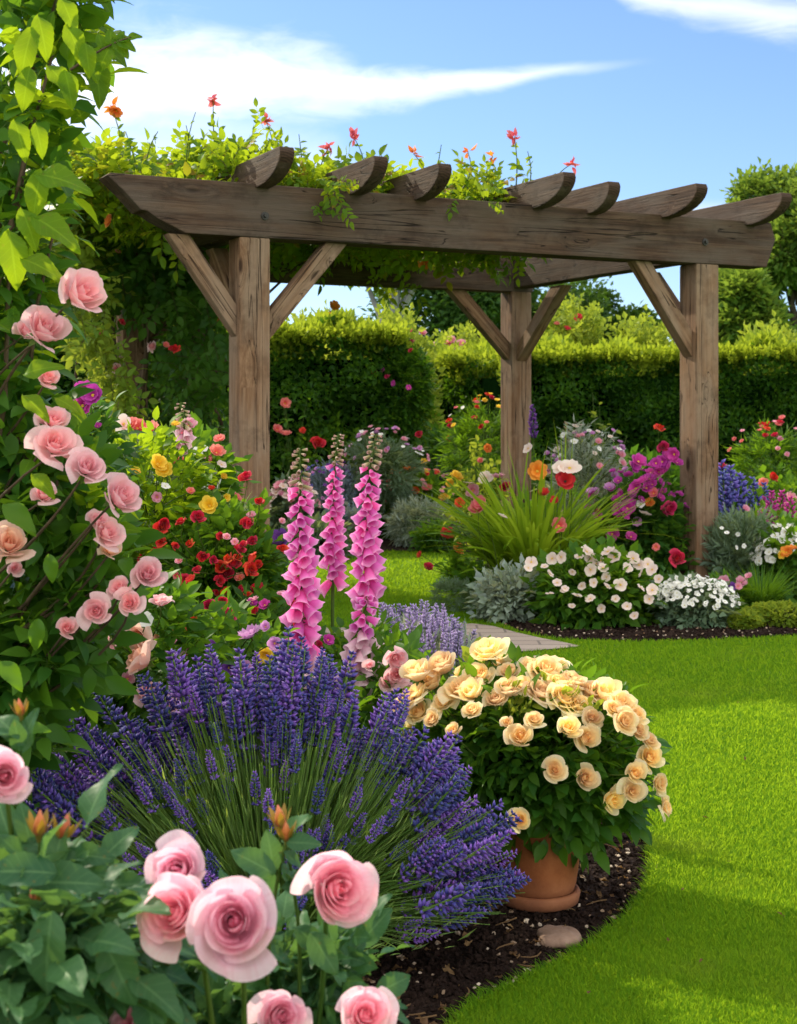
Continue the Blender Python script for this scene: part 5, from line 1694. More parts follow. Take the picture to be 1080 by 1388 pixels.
# ------------------------------------------------------------------ left-hand mixed bed
def bush(name, label, cat, px, py, d, rw, rh, mat, tms, n, size, flowers=(), fs=.02, group=None, **kw):
    c = P(px, py, d)
    if tms is SPRIG_MD:
        size, n = size * .74, int(n * 1.5)
    elif tms is SPRIG_FAR:
        size, n = size * .8, int(n * 1.5)
    return mound(name, label, cat, (c[0], d, max(.12, c[2])), (rw, rw * .85, rh), mat, tms, n, size, flowers=[(k, x, y_, d - rw * .88 + random.uniform(-.05, .05), s * fs) for k, x, y_, s in flowers], group=group, **kw)


A, B_ = 1.0, .8
bush('red_rose_bush', 'bush of clustered small red roses in front of the front pergola post', 'rose bush', 300, 790, 5.2, .26, .30, [M['mid_leaf'], ST], SPRIG_MD, 420, .13,
     [('rose_red', 247, 710, A), ('rose_red', 267, 704, 1.2), ('rose_red', 342, 710, .9), ('rose_red', 344, 735, .9), ('rose_red', 324, 748, 1), ('rose_red', 337, 753, 1.1), ('rose_red', 315, 767, 1.2), ('rose_red', 305, 780, 1.3),
      ('rose_red', 339, 774, 1.2), ('rose_red', 351, 767, .8), ('rose_red', 300, 770, 1), ('rose_red', 312, 757, .9), ('rose_red', 296, 788, .9), ('rose_red', 350, 801, 1.2), ('rose_red', 330, 740, .7), ('coral', 325, 784, .9), ('rose_red', 219, 716, 1.1), ('rose_red', 222, 709, .9), ('rose_red', 236, 742, .7), ('rose_red', 259, 738, .8), ('pink', 243, 760, .7), ('rose_red', 275, 752, .9), ('rose_red', 288, 760, .7), ('rose_red', 268, 775, .8), ('pink', 318, 735, .7), ('rose_red', 330, 800, .8), ('rose_red', 290, 805, .7), ('coral', 240, 780, .7), ('rose_red', 322, 758, .8)], fs=.021, nf=14, kinds=['rose_red', 'pink', 'rose_red'], fsize=.017)
bush('carnation', 'low plant with white, magenta and pink ruffled flowers beside the red roses', 'flower', 300, 745, 5.6, .17, .2, [M['sage_leaf'], ST], SPRIG_FINE, 130, .12,
     [('blush', 291, 707, 1.35), ('mauve', 311, 717, 1.15), ('pink', 328, 730, .95), ('pink', 297, 750, 1.1), ('mauve', 288, 742, .7)], fs=.032)
bush('poppy_plant', 'leafy plant with deep red poppies on tall stems below the red rose cluster', 'poppy', 262, 905, 4.5, .22, .22, [M['mid_leaf'], ST], SPRIG_MD, 260, .12,
     [('poppy', 252, 786, 1.1), ('poppy', 260, 788, 1.0), ('rose_crimson', 283, 822, .9), ('rose_red', 267, 849, 1.3), ('rose_crimson', 306, 840, 1.4), ('rose_crimson', 313, 852, 1), ('rose_crimson', 261, 868, 1.1), ('rose_crimson', 234, 829, .7), ('rose_red', 300, 815, .7), ('rose_red', 240, 850, .7), ('coral', 290, 862, .7), ('pink', 325, 846, .8), ('rose_crimson', 250, 812, .7), ('white', 272, 870, .6), ('pink', 236, 872, .7)], fs=.020)
bush('petunia', 'mauve and violet petunias just behind the lavender spikes', 'flower', 320, 915, 4.1, .22, .16, [M['mid_leaf'], ST], SPRIG_MD, 160, .10,
     [('mauve', 341, 864, 1.5), ('violet', 286, 877, .8), ('yellow', 358, 886, 1.0), ('mauve', 372, 872, .8), ('violet', 310, 905, .8), ('mauve', 332, 905, .8), ('pink', 200, 965, .9), ('mauve', 360, 850, .6)], fs=.026)
bush('peach_rose_bush', 'peach and pale pink roses low beside the lavender bush', 'rose bush', 175, 905, 3.9, .26, .30, [M['rose_leaf_fine'], ST], SPRIG_MD, 330, .115,
     [('rose_peach', 191, 859, 1.15), ('rose_peach', 201, 899, 1.4), ('rose_coral' if False else 'rose_pale', 218, 821, .8), ('rose_pale', 205, 945, 1), ('rose_pale', 150, 870, .8), ('white', 199, 840, .6), ('rose_pale', 232, 960, .8)], fs=.034)
bush('mixed_border_plant', 'sprawling yellow-green plant with yellow snapdragon flowers left of the post', 'flower', 205, 715, 5.4, .30, .34, [M['bright_leaf'], ST], SPRIG_MD, 270, .15,
     [('yellow', 213, 629, 1.1), ('yellow', 222, 637, 1.0), ('yellow', 284, 686, 1.1), ('yellow', 183, 640, .6), ('orange', 278, 690, .7)], fs=.032, nf=16, kinds=['coral', 'white', 'yellow', 'pink'], fsize=.018)
bush('carnation', 'tall stems carrying frilled coral-red carnations by the vine-covered post', 'flower', 200, 680, 5.9, .24, .30, [M['sage_leaf'], ST], SPRIG_FINE, 170, .14,
     [('coral', 186, 581, 1.1), ('coral', 203, 586, 1.3), ('coral', 243, 627, 1.0), ('coral', 251, 626, .9), ('pink', 256, 577, .9), ('pink', 249, 590, .9), ('blush', 166, 606, 1.2), ('blush', 168, 575, 1.1), ('coral', 176, 578, 1)], fs=.036)
bush('white_flower_bush', 'airy bush with small white flowers and a few coral ones left of the front post', 'flower', 258, 690, 6.3, .21, .32, [M['mid_leaf'], ST], SPRIG_FAR, 340, .13,
     [('white', 267, 613, .9), ('white', 276, 608, .7), ('white', 268, 632, .9), ('white', 270, 660, 1.3), ('white', 279, 662, 1.2), ('white', 258, 650, .8), ('coral', 293, 614, 1.2), ('coral', 298, 597, .9), ('coral', 288, 622, .7), ('blush', 300, 630, .8), ('white', 295, 655, 1), ('white', 288, 640, .8)], fs=.030)
bush('rose_bud_plant', 'single red rosebud on a long stem leaning before the front post', 'rose', 345, 820, 5.4, .18, .28, [M['dark_leaf'], ST], SPRIG_MD, 300, .13, [('rose_red', 335, 650, 1.0), ('violet', 381, 732, 1.5)], fs=.026)
bush('magenta_petunia', 'bright magenta petunia flowers hanging between pale roses and vine', 'flower', 110, 640, 4.6, .16, .24, [M['dark_leaf'], ST], SPRIG_MD, 150, .12,
     [('magenta', 118, 528, 1.5), ('magenta', 126, 536, 1.2), ('magenta', 112, 550, 1.2), ('magenta', 132, 578, .5), ('pink', 108, 574, .6), ('magenta', 122, 542, 1.0)], fs=.028)
bush('leafy_shrub', 'dark leafy shrub filling the shade between the climbing rose and the post', 'shrub', 130, 730, 7.4, .6, .50, [M['dark_leaf'], ST], SPRIG_FAR, 1300, .17, nf=26, kinds=['rose_red', 'pink', 'magenta', 'white', 'coral'], fsize=.030, top=.4)
bush('leafy_shrub', 'mid-green leafy shrub below the red roses and beside the foxgloves', 'shrub', 350, 910, 4.9, .24, .26, [M['dark_leaf'], ST], SPRIG_MD, 420, .13, nf=18, kinds=['rose_red', 'rose_crimson', 'magenta', 'pink'], fsize=.018, top=.4)
bush('leafy_shrub', 'low leafy shrub in the gap under the climbing rose', 'shrub', 120, 985, 4.1, .34, .28, [M['rose_leaf_fine'], ST], SPRIG_MD, 420, .13, nf=12, kinds=['rose_pale', 'pink', 'white'], fsize=.020, top=.4)
bush('leafy_shrub', 'dark shrub behind the potted rose under the foxgloves', 'shrub', 480, 935, 4.9, .34, .24, [M['mid_leaf'], ST], SPRIG_MD, 420, .11)

# ------------------------------------------------------------------ pale lavender behind the potted rose
pb = Plant('pale_lavender', 'pale greyish lilac lavender behind the cream rose beside the path', 'lavender', (.10, 6.7, 0), stem_mat=M['silver_leaf'])
for k in range(99):
    px, py = rng.uniform(515, 676), 0
    top_y = np.interp(px, [505, 540, 590, 625, 680], [815, 818, 808, 838, 880])
    py = top_y + rng.random() ** 1.4 * 62
    d = 6.5 + rng.uniform(-.35, .45)
    tipp = P(px, py, d)
    ax = unit([(px - 590) / 260 + rng.normal() * .12, rng.normal() * .15, 1])
    L = rng.uniform(.11, .17)
    place(random.choice(SP['pale']), 'flower_spike', pb.t, tipp - ax * L, ax, (L * .75, L * .75, L))
    tubes(pb.st, curve((.10 + (tipp[0] - .10) * .35, d, 0), tipp - ax * L, 5), np.linspace(.004, .002, 5), 4)
pb.foliage(NARROW, (.10, 6.7, .12), (.40, .34, .26), 2400, .09, shell=.2, out=.4, up=.1, droop=-.7)
pb.done([M['silver_leaf'], ST], smooth=False)

# ------------------------------------------------------------------ right-hand bed
dl = thing('daylily_clump', 'big clump of arching bright green strap leaves before the inner post', 'daylily', (w(722, 9.9), 9.9, 0))
m_ = MB()
k = 620
az = rng.uniform(0, 6.283, k)
bs = np.array(dl['base']) + np.stack([np.cos(az) * .22 * rng.random(k), np.sin(az) * .16 * rng.random(k), np.zeros(k)], 1)
blades(m_, bs, np.stack([np.cos(az), np.sin(az) * .8, 0 * az], 1), rng.uniform(.6, 1.12, k), rng.uniform(.026, .048, k), lean=rng.uniform(.1, .80, k), droop=rng.uniform(.08, .62, k), nseg=8)
m_.build('foliage', M['strap_leaf'], dl, smooth=True)
m_ = MB()
k = 16
bs = np.array(dl['base']) + np.stack([rng.uniform(-.2, .25, k), rng.uniform(-.1, .1, k), np.zeros(k)], 1)
blades(m_, bs, rdir(k) * [1, .5, 0], rng.uniform(1.1, 1.42, k), .016, lean=rng.uniform(.05, .25, k), droop=.05, nseg=6)
m_.build('tall_leaves', M['strap_leaf'], dl)

pp = Plant('poppy_plant', 'thin-stemmed red, orange and peach poppies rising out of the daylily clump', 'poppy', (w(725, 9.75), 9.72, 0))
for kind, px, py, s in (('orange', 728, 639, 1.5), ('poppy', 766, 653, 1.5), ('poppy', 737, 670, .9), ('poppy', 752, 679, .7), ('blush', 682, 701, 1.0), ('coral', 757, 713, 1.2), ('blush', 716, 608, .9), ('blush', 772, 635, 1.7), ('blush', 758, 634, 1.1), ('coral', 648, 690, 1.3), ('coral', 650, 682, 1.1)):
    pp.flower(kind, P(px, py, 9.6), .046 * s, frm=(w(px, 9.7) * .7 + .28, 9.7, .2), look=(0, -.7, .6))
pp.done([M['mid_leaf'], ST])
pq = Plant('poppy_plant', 'scattered red poppies leaning out over the inner lawn edge', 'poppy', (w(612, 10.6), 10.6, 0))
for kind, px, py, s in (('poppy', 605, 725, 1.2), ('orange', 619, 748, 1.1), ('poppy', 580, 770, .9), ('poppy', 622, 682, .9), ('orange', 622, 740, .7), ('poppy', 570, 752, .6)):
    pq.flower(kind, P(px, py, 10.5), .045 * s, frm=(w(625, 10.6), 10.6, .12), look=(0, -.7, .6))
pq.foliage(SPRIG_FAR, (w(628, 10.6), 10.6, .12), (.16, .14, .16), 110, .12)
pq.done([M['mid_leaf'], ST], smooth=False)

ys = bush('yellow_shrub', 'thin yellow-green shrub with yellow flowers and pink buds beside the inner post', 'shrub', 645, 680, 11.2, .16, .42, [M['lime_leaf'], ST], SPRIG_VINE, 75, .17,
          [('yellow', 617, 647, 1.2), ('yellow', 610, 655, .8), ('yellow', 625, 650, .7), ('pink', 675, 648, 1.2), ('pink', 641, 665, 1.3), ('blush', 658, 648, 1.3), ('blush', 634, 655, .8), ('orange', 660, 608, .8), ('rose_red', 685, 662, .9), ('coral', 651, 625, .6)], fs=.045)


def shoots(label, name, cat, base_px, d, tips, mat, leafs, lsz, r=.006, kk=14, mats=None, base_z=0, extra=()):
    t = Plant(name, label, cat, (w(base_px, d), d, 0))
    for px, py in tips:
        e = P(px, py, d + random.uniform(-.12, .12))
        path = curve((w(base_px, d) + random.uniform(-.06, .06), d, base_z), e, 9, (random.uniform(-.06, .06), 0, 0))
        tubes(t.st, path, np.linspace(r, r * .35, 9), 5)
        f_ = .35 + .65 * rng.random(kk)
        ps = np.array([path[min(8, int(q * 8.2))] for q in f_]) + rng.normal(size=(kk, 3)) * .01
        t.fo.scatter(leafs, ps, frames(unit(rdir(kk) * [1, 1, .6] + [0, 0, .25]), unit(rdir(kk) * .5 + [0, -.3, .8])), lsz * rng.uniform(.6, 1.2, kk) * (1.2 - .6 * f_))
    for kind, px, py, s in extra:
        t.flower(kind, P(px, py, d - .1), s)
    t.done(mat)
    return t


shoots('upright yellow-green leafy shoots in front of the dark hedge beside the right-hand post', 'leafy_shoots', 'shrub', 808, 11.6, [(803, 532), (812, 548), (835, 585), (800, 590), (850, 590), (822, 575), (790, 605), (815, 600), (838, 610), (805, 560)], [M['lime_leaf'], ST], LEAF_MD[0], .11, kk=22)
shoots('thin pale shoots reaching up against the inner post', 'leafy_shoots', 'shrub', 648, 11.4, [(648, 568), (652, 590), (622, 608), (640, 600), (660, 620), (668, 600)], [M['lime_leaf'], ST], LEAF_MD[0], .09, kk=12)


def spires(label, name, cat, kinds, pts, d, size, foliage=None, group=None, mat='mid_leaf', wid=.7, base_px=None):
    bpx = np.mean([q[0] for q in pts]) if base_px is None else base_px
    t = Plant(name, label, cat, (w(bpx, d), d, 0), group)
    for px, py, L in pts:
        H = L * d / F
        top = P(px, py, d + random.uniform(-.15, .15))
        ax = unit([(px - bpx) / 400 + random.uniform(-.06, .06), 0, 1])
        b0 = top - ax * H
        place(random.choice(random.choice(kinds)), 'flower_spike', t.t, b0, ax, (H * wid, H * wid, H))
        tubes(t.st, curve((w(bpx, d) + (b0[0] - w(bpx, d)) * .5, d, 0), b0, 5), np.linspace(.006, .004, 5), 5)
    if foliage:
        dome(t.fo, *foliage[:1], (w(bpx, d), d, foliage[1]), foliage[2], foliage[3], foliage[4], up=.2, droop=-.5)
    t.done([M[mat], ST], smooth=False)
    return t


spires('single purple delphinium spike behind the inner post', 'delphinium', 'delphinium', [SP['violet'], SP['magenta']], [(721, 548, 44)], 12.2, 1, (SPRIG_FAR, .3, (.15, .12, .3), 60, .14))
spires('violet-blue delphiniums massed behind the right-hand post', 'delphinium', 'delphinium', [SP['blue']], [(980, 640, 60), (989, 655, 52), (999, 650, 62), (1008, 662, 52), (1017, 668, 46), (993, 645, 40), (1026, 660, 50), (974, 650, 60), (985, 668, 50), (1012, 680, 40), (1030, 672, 40), (978, 625, 66), (1003, 640, 60), (990, 630, 64), (1021, 648, 56), (996, 668, 50), (1036, 655, 48), (1008, 672, 40)], 12.0, 1, (SPRIG_FAR, .35, (.32, .22, .36), 200, .14), wid=1.0)
spires('magenta and lilac spires at the far right of the bed', 'penstemon', 'penstemon', [SP['magenta'], SP['mauve'], SP['pink']], [(1035, 672, 40), (1048, 684, 50), (1058, 690, 56), (1066, 680, 60), (1042, 700, 50), (1052, 716, 40), (1062, 722, 44), (1070, 700, 50), (1030, 690, 36), (1076, 712, 50), (1046, 664, 50), (1060, 664, 54), (1072, 672, 50), (1038, 690, 44), (1056, 704, 50), (1066, 712, 44)], 11.3, 1, (SPRIG_FAR, .3, (.28, .2, .32), 170, .13), wid=.85)
spires('green lupin spire with blush flowers at its foot, right of the inner post', 'lupin', 'lupin', [SP['green']], [(767, 572, 62), (795, 603, 50), (790, 622, 40)], 11.8, 1, (SPRIG_FAR, .3, (.2, .15, .35), 90, .15), wid=.42)
spires('pale pink lupin spires among the grey foliage', 'lupin', 'lupin', [SP['rose'], SP['pink']], [(824, 620, 34), (812, 628, 30), (806, 640, 34), (818, 642, 26), (808, 660, 30), (838, 634, 24)], 11.2, 1, (SPRIG_FAR, .35, (.24, .18, .4), 150, .15), mat='silver_leaf', wid=.6)

bush('magenta_phlox', 'tall leafy bush of magenta-purple flowers left of the right-hand post', 'phlox', 860, 745, 10.4, .36, .56, [M['dark_leaf'], ST], SPRIG_FAR, 900, .15,
     [('magenta', x, y_, s) for x, y_, s in ((865, 626, 1.4), (858, 634, 1.1), (880, 650, 1.2), (870, 655, 1.5), (862, 662, 1.3), (876, 662, 1.2), (884, 657, 1), (855, 668, 1), (850, 690, 1.5), (838, 692, 1.2), (846, 697, 1), (829, 724, 1.3), (855, 728, 1), (905, 620, 1.2), (914, 616, 1.3),
                                             (897, 626, 1.2), (889, 628, 1), (908, 634, 1.1), (918, 628, 1), (838, 652, .8), (843, 668, .9), (852, 645, .9), (893, 640, .9), (902, 640, 1), (810, 700, .9), (868, 678, .8), (855, 682, .9))]
     + [('coral', 886, 669, .9), ('orange', 880, 682, .9), ('rose_crimson', 903, 688, 1.3), ('rose_crimson', 899, 695, 1), ('blush', 874, 697, 1.1), ('white', 868, 683, .8), ('rose_crimson', 813, 696, .9), ('rose_crimson', 899, 607, .9), ('rose_red', 893, 583, .9)], fs=.042, nf=45, kinds=['magenta', 'magenta', 'mauve', 'magenta'], fsize=.034, top=.4)
bush('rose_bud_plant', 'magenta rosebud on a thin stem at the foot of the right-hand post', 'rose', 895, 815, 9.4, .13, .16, [M['dark_leaf'], ST], SPRIG_FAR, 90, .12, [('rose_crimson', 916, 759, 1.2), ('coral', 840, 834, 1.2), ('coral', 872, 835, 1.3), ('coral', 889, 742, .6)], fs=.045)
cs = mound('rock_rose_bush', 'round green bush dotted with blush-white papery flowers', 'rock rose', (w(806, 9.05), 9.05, .20), (.38, .33, .28), [M['mid_leaf'], ST], SPRIG_FAR, 1150, .12, shell=.4, lump=.12,
           flowers=[('blush', x, y_, 8.85 if y_ < 768 else 8.72 if y_ < 785 else 8.66, .031 * s) for x, y_, s in ((748, 757, 1.3), (760, 755, 1.3), (738, 768, .8), (795, 748, 1.5), (785, 755, 1.1), (800, 757, 1.4), (824, 748, 1.6), (833, 755, 1.5), (840, 763, 1.2), (817, 770, 1.2), (800, 772, 1.3), (776, 775, .8), (858, 757, 1.4), (866, 766, 1.2), (850, 770, 1.1),
                                                                   (878, 765, 1.3), (884, 772, 1.3), (870, 776, 1.2), (893, 785, 1), (822, 782, 1), (841, 793, 1.4), (823, 795, .9), (788, 794, .9), (766, 798, .8), (782, 808, 1.1), (868, 797, 1), (884, 800, 1.3), (880, 812, 1.1), (834, 812, .9), (764, 800, .7), (720, 762, 1.3), (716, 770, .9), (745, 778, 1), (814, 760, 1), (851, 758, .9), (808, 764, .9), (755, 790, 1), (800, 812, 1.1), (815, 825, .9), (775, 822, .8), (850, 822, 1), (745, 805, .9), (860, 835, .9), (805, 790, 1))])
mound('silver_artemisia', 'silver-leaved mound at the front of the right-hand bed by the path', 'artemisia', (w(692, 9.2), 9.2, .13), (.25, .22, .20), [M['silver_leaf'], ST], SPRIG_FAR, 620, .10, shell=.3, lump=.15)
mound('white_alyssum', 'mound smothered in tiny white flowers at the foot of the right-hand post', 'alyssum', (w(940, 8.95), 8.95, .10), (.26, .22, .19), [M['sage_leaf'], ST], SPRIG_FAR, 430, .09, nf=260, kinds=['white'], fsize=.018, top=.35)
mound('box_cushion', 'low clipped yellow-green cushion edging the lawn at right', 'shrub', (w(1058, 8.95), 8.95, .05), (.30, .18, .11), [M['lime_leaf'], ST], FAR, 2600, .035, shell=.75, lump=.06)
mound('box_cushion', 'small mossy green cushion beside the white flower mound', 'shrub', (w(1010, 8.8), 8.8, .04), (.11, .10, .08), [M['lime_leaf'], ST], FAR, 900, .03, shell=.75, lump=.08)
mound('grey_fennel', 'hazy grey-green feathery plant to the right of the right-hand post', 'plant', (w(1000, 10.3), 10.3, .28), (.29, .25, .34), [M['sage_leaf'], ST], SPRIG_FINE, 620, .16, shell=.1, up=.1, out=.5, droop=-.8,
      flowers=[('white', 985, 722, 10.0, .02), ('white', 1000, 724, 10.0, .018), ('white', 1008, 740, 10.0, .02), ('white', 978, 716, 10.0, .016), ('white', 998, 742, 10, .018), ('pink', 1010, 690, 10, .03)])
fg = thing('fountain_grass', 'dark green tussock of fine grass right of the right-hand post', 'grass tuft', (w(1032, 9.4), 9.4, 0))
m_ = MB()
k = 460
az = rng.uniform(0, 6.283, k)
blades(m_, np.array(fg['base']) + np.stack([np.cos(az) * .05, np.sin(az) * .05, 0 * az], 1), np.stack([np.cos(az), np.sin(az), 0 * az], 1), rng.uniform(.26, .44, k), .007, lean=rng.uniform(.15, .95, k), droop=rng.uniform(.1, .6, k), nseg=6)
m_.build('foliage', M['mid_leaf'], fg)
bush('pink_geranium', 'small plant with two pink flower heads beside the foot of the right-hand post', 'flower', 985, 815, 9.3, .13, .13, [M['mid_leaf'], ST], SPRIG_FAR, 110, .12, [('pink', 981, 789, 1.3), ('pink', 1004, 790, 1.3), ('pink', 1015, 782, .9), ('violet', 992, 796, 1), ('violet', 978, 797, .8), ('pink', 1000, 795, .8)], fs=.032)
mound('white_phlox', 'bank of white phlox at the right edge behind the grass tussock', 'phlox', (w(1066, 10.2), 10.2, .26), (.24, .2, .26), [M['mid_leaf'], ST], SPRIG_FAR, 280, .13, nf=70, kinds=['white'], fsize=.032, top=.2,
      flowers=[('orange', 1066, 749, 9.9, .045), ('orange', 1074, 745, 9.9, .04), ('yellow', 1058, 752, 9.9, .03)])
bush('poppy_plant', 'pink and red poppies leaning at the far right edge against the hedge', 'poppy', 1060, 690, 12.4, .3, .3, [M['mid_leaf'], ST], SPRIG_FAR, 120, .15, [('rose_red', 1046, 649, 1), ('coral', 1034, 655, 1), ('pink', 1071, 676, 1.3), ('rose_crimson', 978, 635, 1), ('coral', 1012, 688, 1.1)], fs=.045)
mound('sage_cushion', 'soft grey-green cushion at the inner lawn edge near the path', 'shrub', (w(615, 9.6), 9.6, .10), (.16, .13, .13), [M['sage_leaf'], ST], SPRIG_FINE, 260, .07, shell=.5, lump=.05)
mound('leafy_edging', 'low dark leafy edging between the artemisia and the daylilies', 'shrub', (w(662, 10.0), 10.0, .10), (.26, .2, .16), [M['mid_leaf'], ST], SPRIG_FAR, 240, .11)

# ------------------------------------------------------------------ beds beyond the inner lawn
mound('catmint', 'blue-grey catmint mound behind the foxgloves', 'catmint', (w(448, 14.9), 14.9, .36), (.42, .35, .44), [M['blue_leaf'], ST], SPRIG_FINE, 900, .18, shell=.2, up=.1, out=.4, droop=-.9, nf=60, kinds=['mauve', 'violet', 'blue_small'], fsize=.022, top=.3)
mound('pink_phlox', 'pale pink phlox heads beside the front pergola post', 'phlox', (w(395, 14.6), 14.6, .30), (.24, .2, .34), [M['sage_leaf'], ST], SPRIG_FAR, 260, .14, nf=42, kinds=['blush', 'pink', 'blush'], fsize=.055, top=.5)
mound('flower_mound', 'loose mound of red and orange flowers beyond the inner lawn', 'flower', (w(565, 15.6), 15.6, .32), (.42, .36, .40), [M['mid_leaf'], ST], SPRIG_FAR, 900, .14, shell=.3, nf=38, kinds=['coral', 'poppy', 'orange', 'yellow', 'pink'], fsize=.030,
      flowers=[(k_, x, y_, 15.3, .05 * s) for k_, x, y_, s in (('orange', 552, 638, 1.2), ('orange', 533, 640, .8), ('coral', 549, 660, 1.2), ('poppy', 562, 665, .9), ('coral', 579, 664, 1.2), ('yellow', 575, 627, .9), ('yellow', 601, 675, 1), ('poppy', 537, 688, 1), ('poppy', 545, 690, .9), ('rose_red', 607, 596, .8), ('rose_crimson', 569, 590, .8))])
mound('silver_artemisia', 'silver-green mound bordering the inner lawn', 'artemisia', (w(573, 14.55), 14.55, .22), (.40, .3, .25), [M['silver_leaf'], ST], SPRIG_FINE, 620, .16, shell=.4, up=.3, out=.7)
mound('leafy_edging', 'low dark green mound at the rim of the inner lawn below the silver plants', 'shrub', (w(592, 14.0), 14.0, .10), (.22, .16, .16), [M['mid_leaf'], ST], SPRIG_FAR, 240, .11)
mound('catmint', 'patch of hazy blue flowers near the gap between the hedges', 'catmint', (w(602, 16.5), 16.5, .5), (.20, .2, .28), [M['blue_leaf'], ST], SPRIG_FINE, 260, .16, shell=.2, up=.1, out=.4, droop=-.8)
ir = thing('iris_clump', 'upright dark iris leaves before the gap between the hedges', 'iris', (w(560, 16.2), 16.2, 0))
m_ = MB()
k = 80
blades(m_, np.array(ir['base']) + np.stack([rng.uniform(-.35, .35, k), rng.uniform(-.2, .2, k), np.zeros(k)], 1), rdir(k) * [1, .5, 0], rng.uniform(.6, 1.05, k), .032, lean=rng.uniform(.03, .3, k), droop=.06, nseg=5)
m_.build('foliage', M['sage_leaf'], ir)
spires('thin magenta spikes in the shadow of the hedge gap', 'lupin', 'lupin', [SP['magenta']], [(536, 586, 30), (556, 592, 24), (530, 600, 20)], 16.6, 1, (SPRIG_FAR, .3, (.25, .2, .35), 90, .16), wid=.5)
shoots('tall bare stems with a few coral flowers against the shaded hedge', 'leafy_shoots', 'flower', 395, 15.0, [(383, 548), (416, 542), (420, 590), (388, 600), (438, 605), (405, 610)], [M['mid_leaf'], ST], LEAF_MD[0], .12, kk=10,
       extra=[('coral', 386, 547, .06), ('coral', 375, 583, .06), ('coral', 388, 590, .06), ('rose_red', 430, 603, .07), ('poppy', 410, 585, .04), ('rose_crimson', 430, 603, .05)])
bush('leafy_shrub', 'green feathery plant between the catmint and the hedge', 'shrub', 435, 640, 15.6, .5, .5, [M['mid_leaf'], ST], SPRIG_FAR, 420, .18)
bush('leafy_shrub', 'bushy green shrub softening the hedge end beside the dark gap', 'shrub', 552, 535, 15.75, .34, .62, [M['hedge_leaf'], ST], SPRIG_FAR, 700, .12, nf=10, kinds=['rose_crimson', 'magenta'], fsize=.03)
bush('leafy_shrub', 'low grey-green plants at the left rim of the inner lawn', 'shrub', 425, 735, 13.4, .36, .22, [M['sage_leaf'], ST], SPRIG_FAR, 360, .13)
bush('mixed_perennials', 'airy perennials with small pink and white flowers between the tall foxgloves and the inner post', 'flower', 520, 640, 15.0, .42, .42, [M['sage_leaf'], ST], SPRIG_FINE, 420, .18, nf=40, kinds=['pink', 'white', 'mauve'], fsize=.028, top=.5)
bush('mixed_perennials', 'tall feathery plants with yellow and coral flowers left of the inner post', 'flower', 655, 620, 13.6, .40, .52, [M['mid_leaf'], ST], SPRIG_FINE, 420, .2, nf=34, kinds=['coral', 'yellow', 'white', 'rose_red'], fsize=.028, top=.5)
bush('mixed_perennials', 'grey-green perennials with blush and lilac flowers between daylilies and magenta phlox', 'flower', 795, 670, 10.9, .34, .48, [M['silver_leaf'], ST], SPRIG_FINE, 420, .18, nf=46, kinds=['blush', 'mauve', 'white', 'pink'], fsize=.026, top=.5)
bush('mixed_perennials', 'loose green plants with red and pink flowers right of the delphiniums at the hedge', 'flower', 1050, 640, 13.0, .40, .42, [M['mid_leaf'], ST], SPRIG_FINE, 340, .2, nf=26, kinds=['rose_red', 'pink', 'coral'], fsize=.030, top=.5)
bush('leafy_shrub', 'dark green planting in the shade right of the hedge gap', 'shrub', 640, 640, 16.8, .8, .55, [M['dark_leaf'], ST], SPRIG_FAR, 800, .2)
bush('leafy_shrub', 'leafy plants in the shade behind the magenta phlox', 'shrub', 860, 690, 13.6, .9, .55, [M['dark_leaf'], ST], SPRIG_FAR, 900, .2)
bush('leafy_shrub', 'green border plants behind the delphiniums at the hedge foot', 'shrub', 1040, 700, 14.2, .8, .5, [M['dark_leaf'], ST], SPRIG_FAR, 800, .2)
pt = thing('terracotta_pot', 'tall plain terracotta pot in the shade of the hedge behind the foxgloves', 'plant pot', (w(487, 15.9), 15.9, 0))
lathe('body', [(.001, .0), (.15, .0), (.17, .1), (.20, .55), (.215, .62), (.235, .64), (.235, .72), (.21, .74), (.19, .72), (.18, .6)], M['terracotta'], pt, ns=36)
lathe('soil', [(.001, .66), (.10, .665), (.185, .655)], M['soil'], pt, ns=24)
bw = thing('stone_trough', 'dark brown round planter with grey-leaved plants at the lawn rim', 'planter', (w(474, 13.9), 13.9, 0))
lathe('body', [(.001, .0), (.20, .0), (.22, .03), (.27, .24), (.285, .26), (.285, .30), (.255, .30), (.25, .24)], M['bark'], bw, ns=36)
lathe('soil', [(.001, .26), (.14, .265), (.252, .255)], M['soil'], bw, ns=24)
mound('planter_foliage', 'grey trailing plants growing in the dark brown planter', 'plant', (w(474, 13.9), 13.9, .32), (.28, .26, .14), [M['blue_leaf'], ST], SPRIG_FAR, 170, .11)

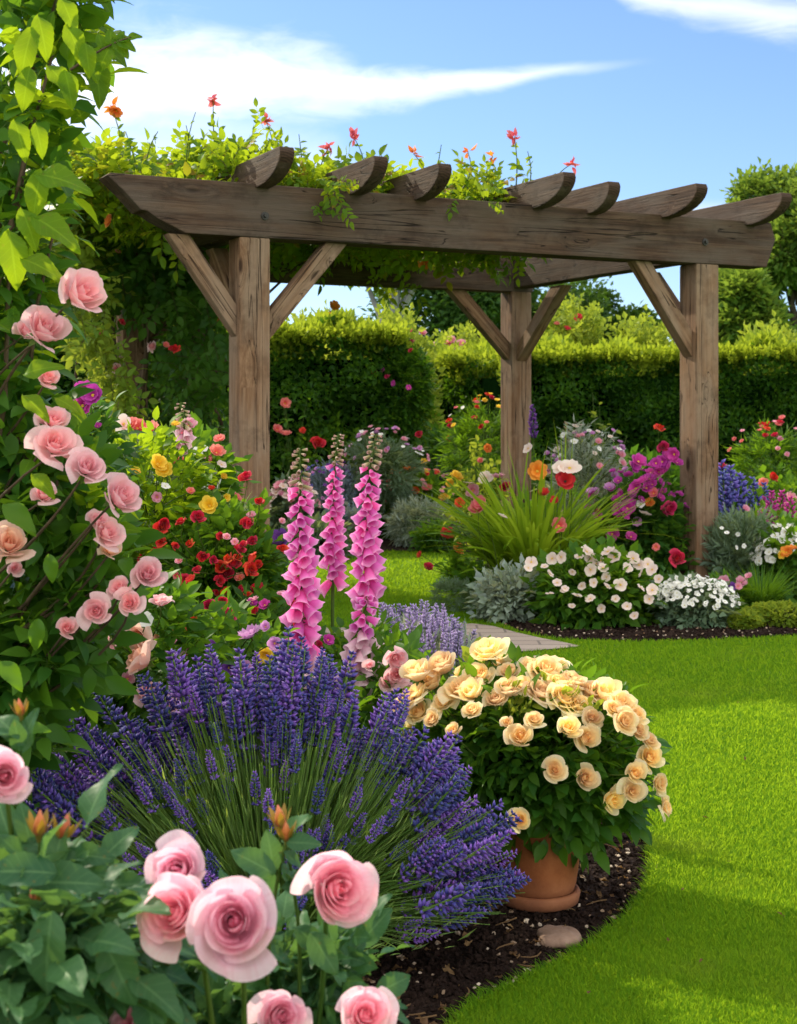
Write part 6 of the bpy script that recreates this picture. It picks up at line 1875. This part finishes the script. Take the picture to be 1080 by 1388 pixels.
# ------------------------------------------------------------------ lit shrubs behind the hedges
def back_shrub(label, px0, px1, ytop, d, zb, n, kinds=(), pts=()):
    n = n * 4
    c = w((px0 + px1) / 2, d)
    t = Plant('shrub', label, 'shrub', (c, d, 0), 'shrubs behind the hedges')
    hw = (px1 - px0) / 2 / F * d
    zt_ = CAMZ + (HZ - ytop) / F * d + .15
    x_ = rng.uniform(-1, 1, n)
    hgt_ = (zt_ - zb) * (1 - .35 * np.abs(x_) ** 2.5) * (.72 + .28 * np.sin(x_ * 7 + px0) ** 2)
    z_ = zb + hgt_ * rng.random(n) ** .7
    pos = np.stack([c + x_ * hw, d + rng.normal(size=n) * .3, z_], 1)
    multi_scatter(t.fo, SPRIG_FAR, pos, frames(unit(rdir(n) * .8 + [0, 0, .8]), rdir(n)), rng.uniform(.10, .20, n))
    for k in range(7):
        tubes(t.st, curve((c + random.uniform(-.15, .15), d, 0), (c + random.uniform(-.8, .8) * hw, d, zb + .4 * (zt_ - zb)), 6), np.linspace(.02, .008, 6), 5)
    for kind, px, py, s in pts:
        t.flower(kind, P(px, py, d - .45), s, stem=False)
    t.done([M['lime_leaf'], ST], smooth=False)


back_shrub('yellow-green shrub glowing in sun above the shaded hedge, left of the gap', 365, 500, 446, 17.8, .6, 900, pts=[('coral', 437, 440, .05), ('orange', 447, 430, .06)])
back_shrub('pale yellow-green shrub with pink plumes above the meeting of the hedges', 480, 585, 440, 18.2, .6, 700, pts=[('rose_crimson', 529, 493, .06)])
back_shrub('pink-tinged feathery shrub behind the hedge left of the inner post', 570, 690, 462, 21.5, .6, 800, pts=[('pink', x, y_, .07) for x, y_ in ((588, 470), (590, 482), (600, 478), (607, 468), (625, 466), (586, 492), (596, 488), (618, 476), (572, 452), (612, 460))] + [('coral', 570, 450, .07), ('coral', 607, 466, .07)])
back_shrub('yellow-green shrub topped with pale shoots right of the inner post', 705, 835, 425, 21.0, .6, 1000, pts=[('poppy', 785, 432, .07), ('poppy', 768, 447, .06), ('coral', 755, 440, .05)])
back_shrub('lower yellow-green shrub behind the hedge beside the right-hand post', 815, 925, 450, 20.0, .6, 700)
back_shrub('fine bright shrub top above the hedge at the right edge', 985, 1100, 456, 19.0, .6, 420)
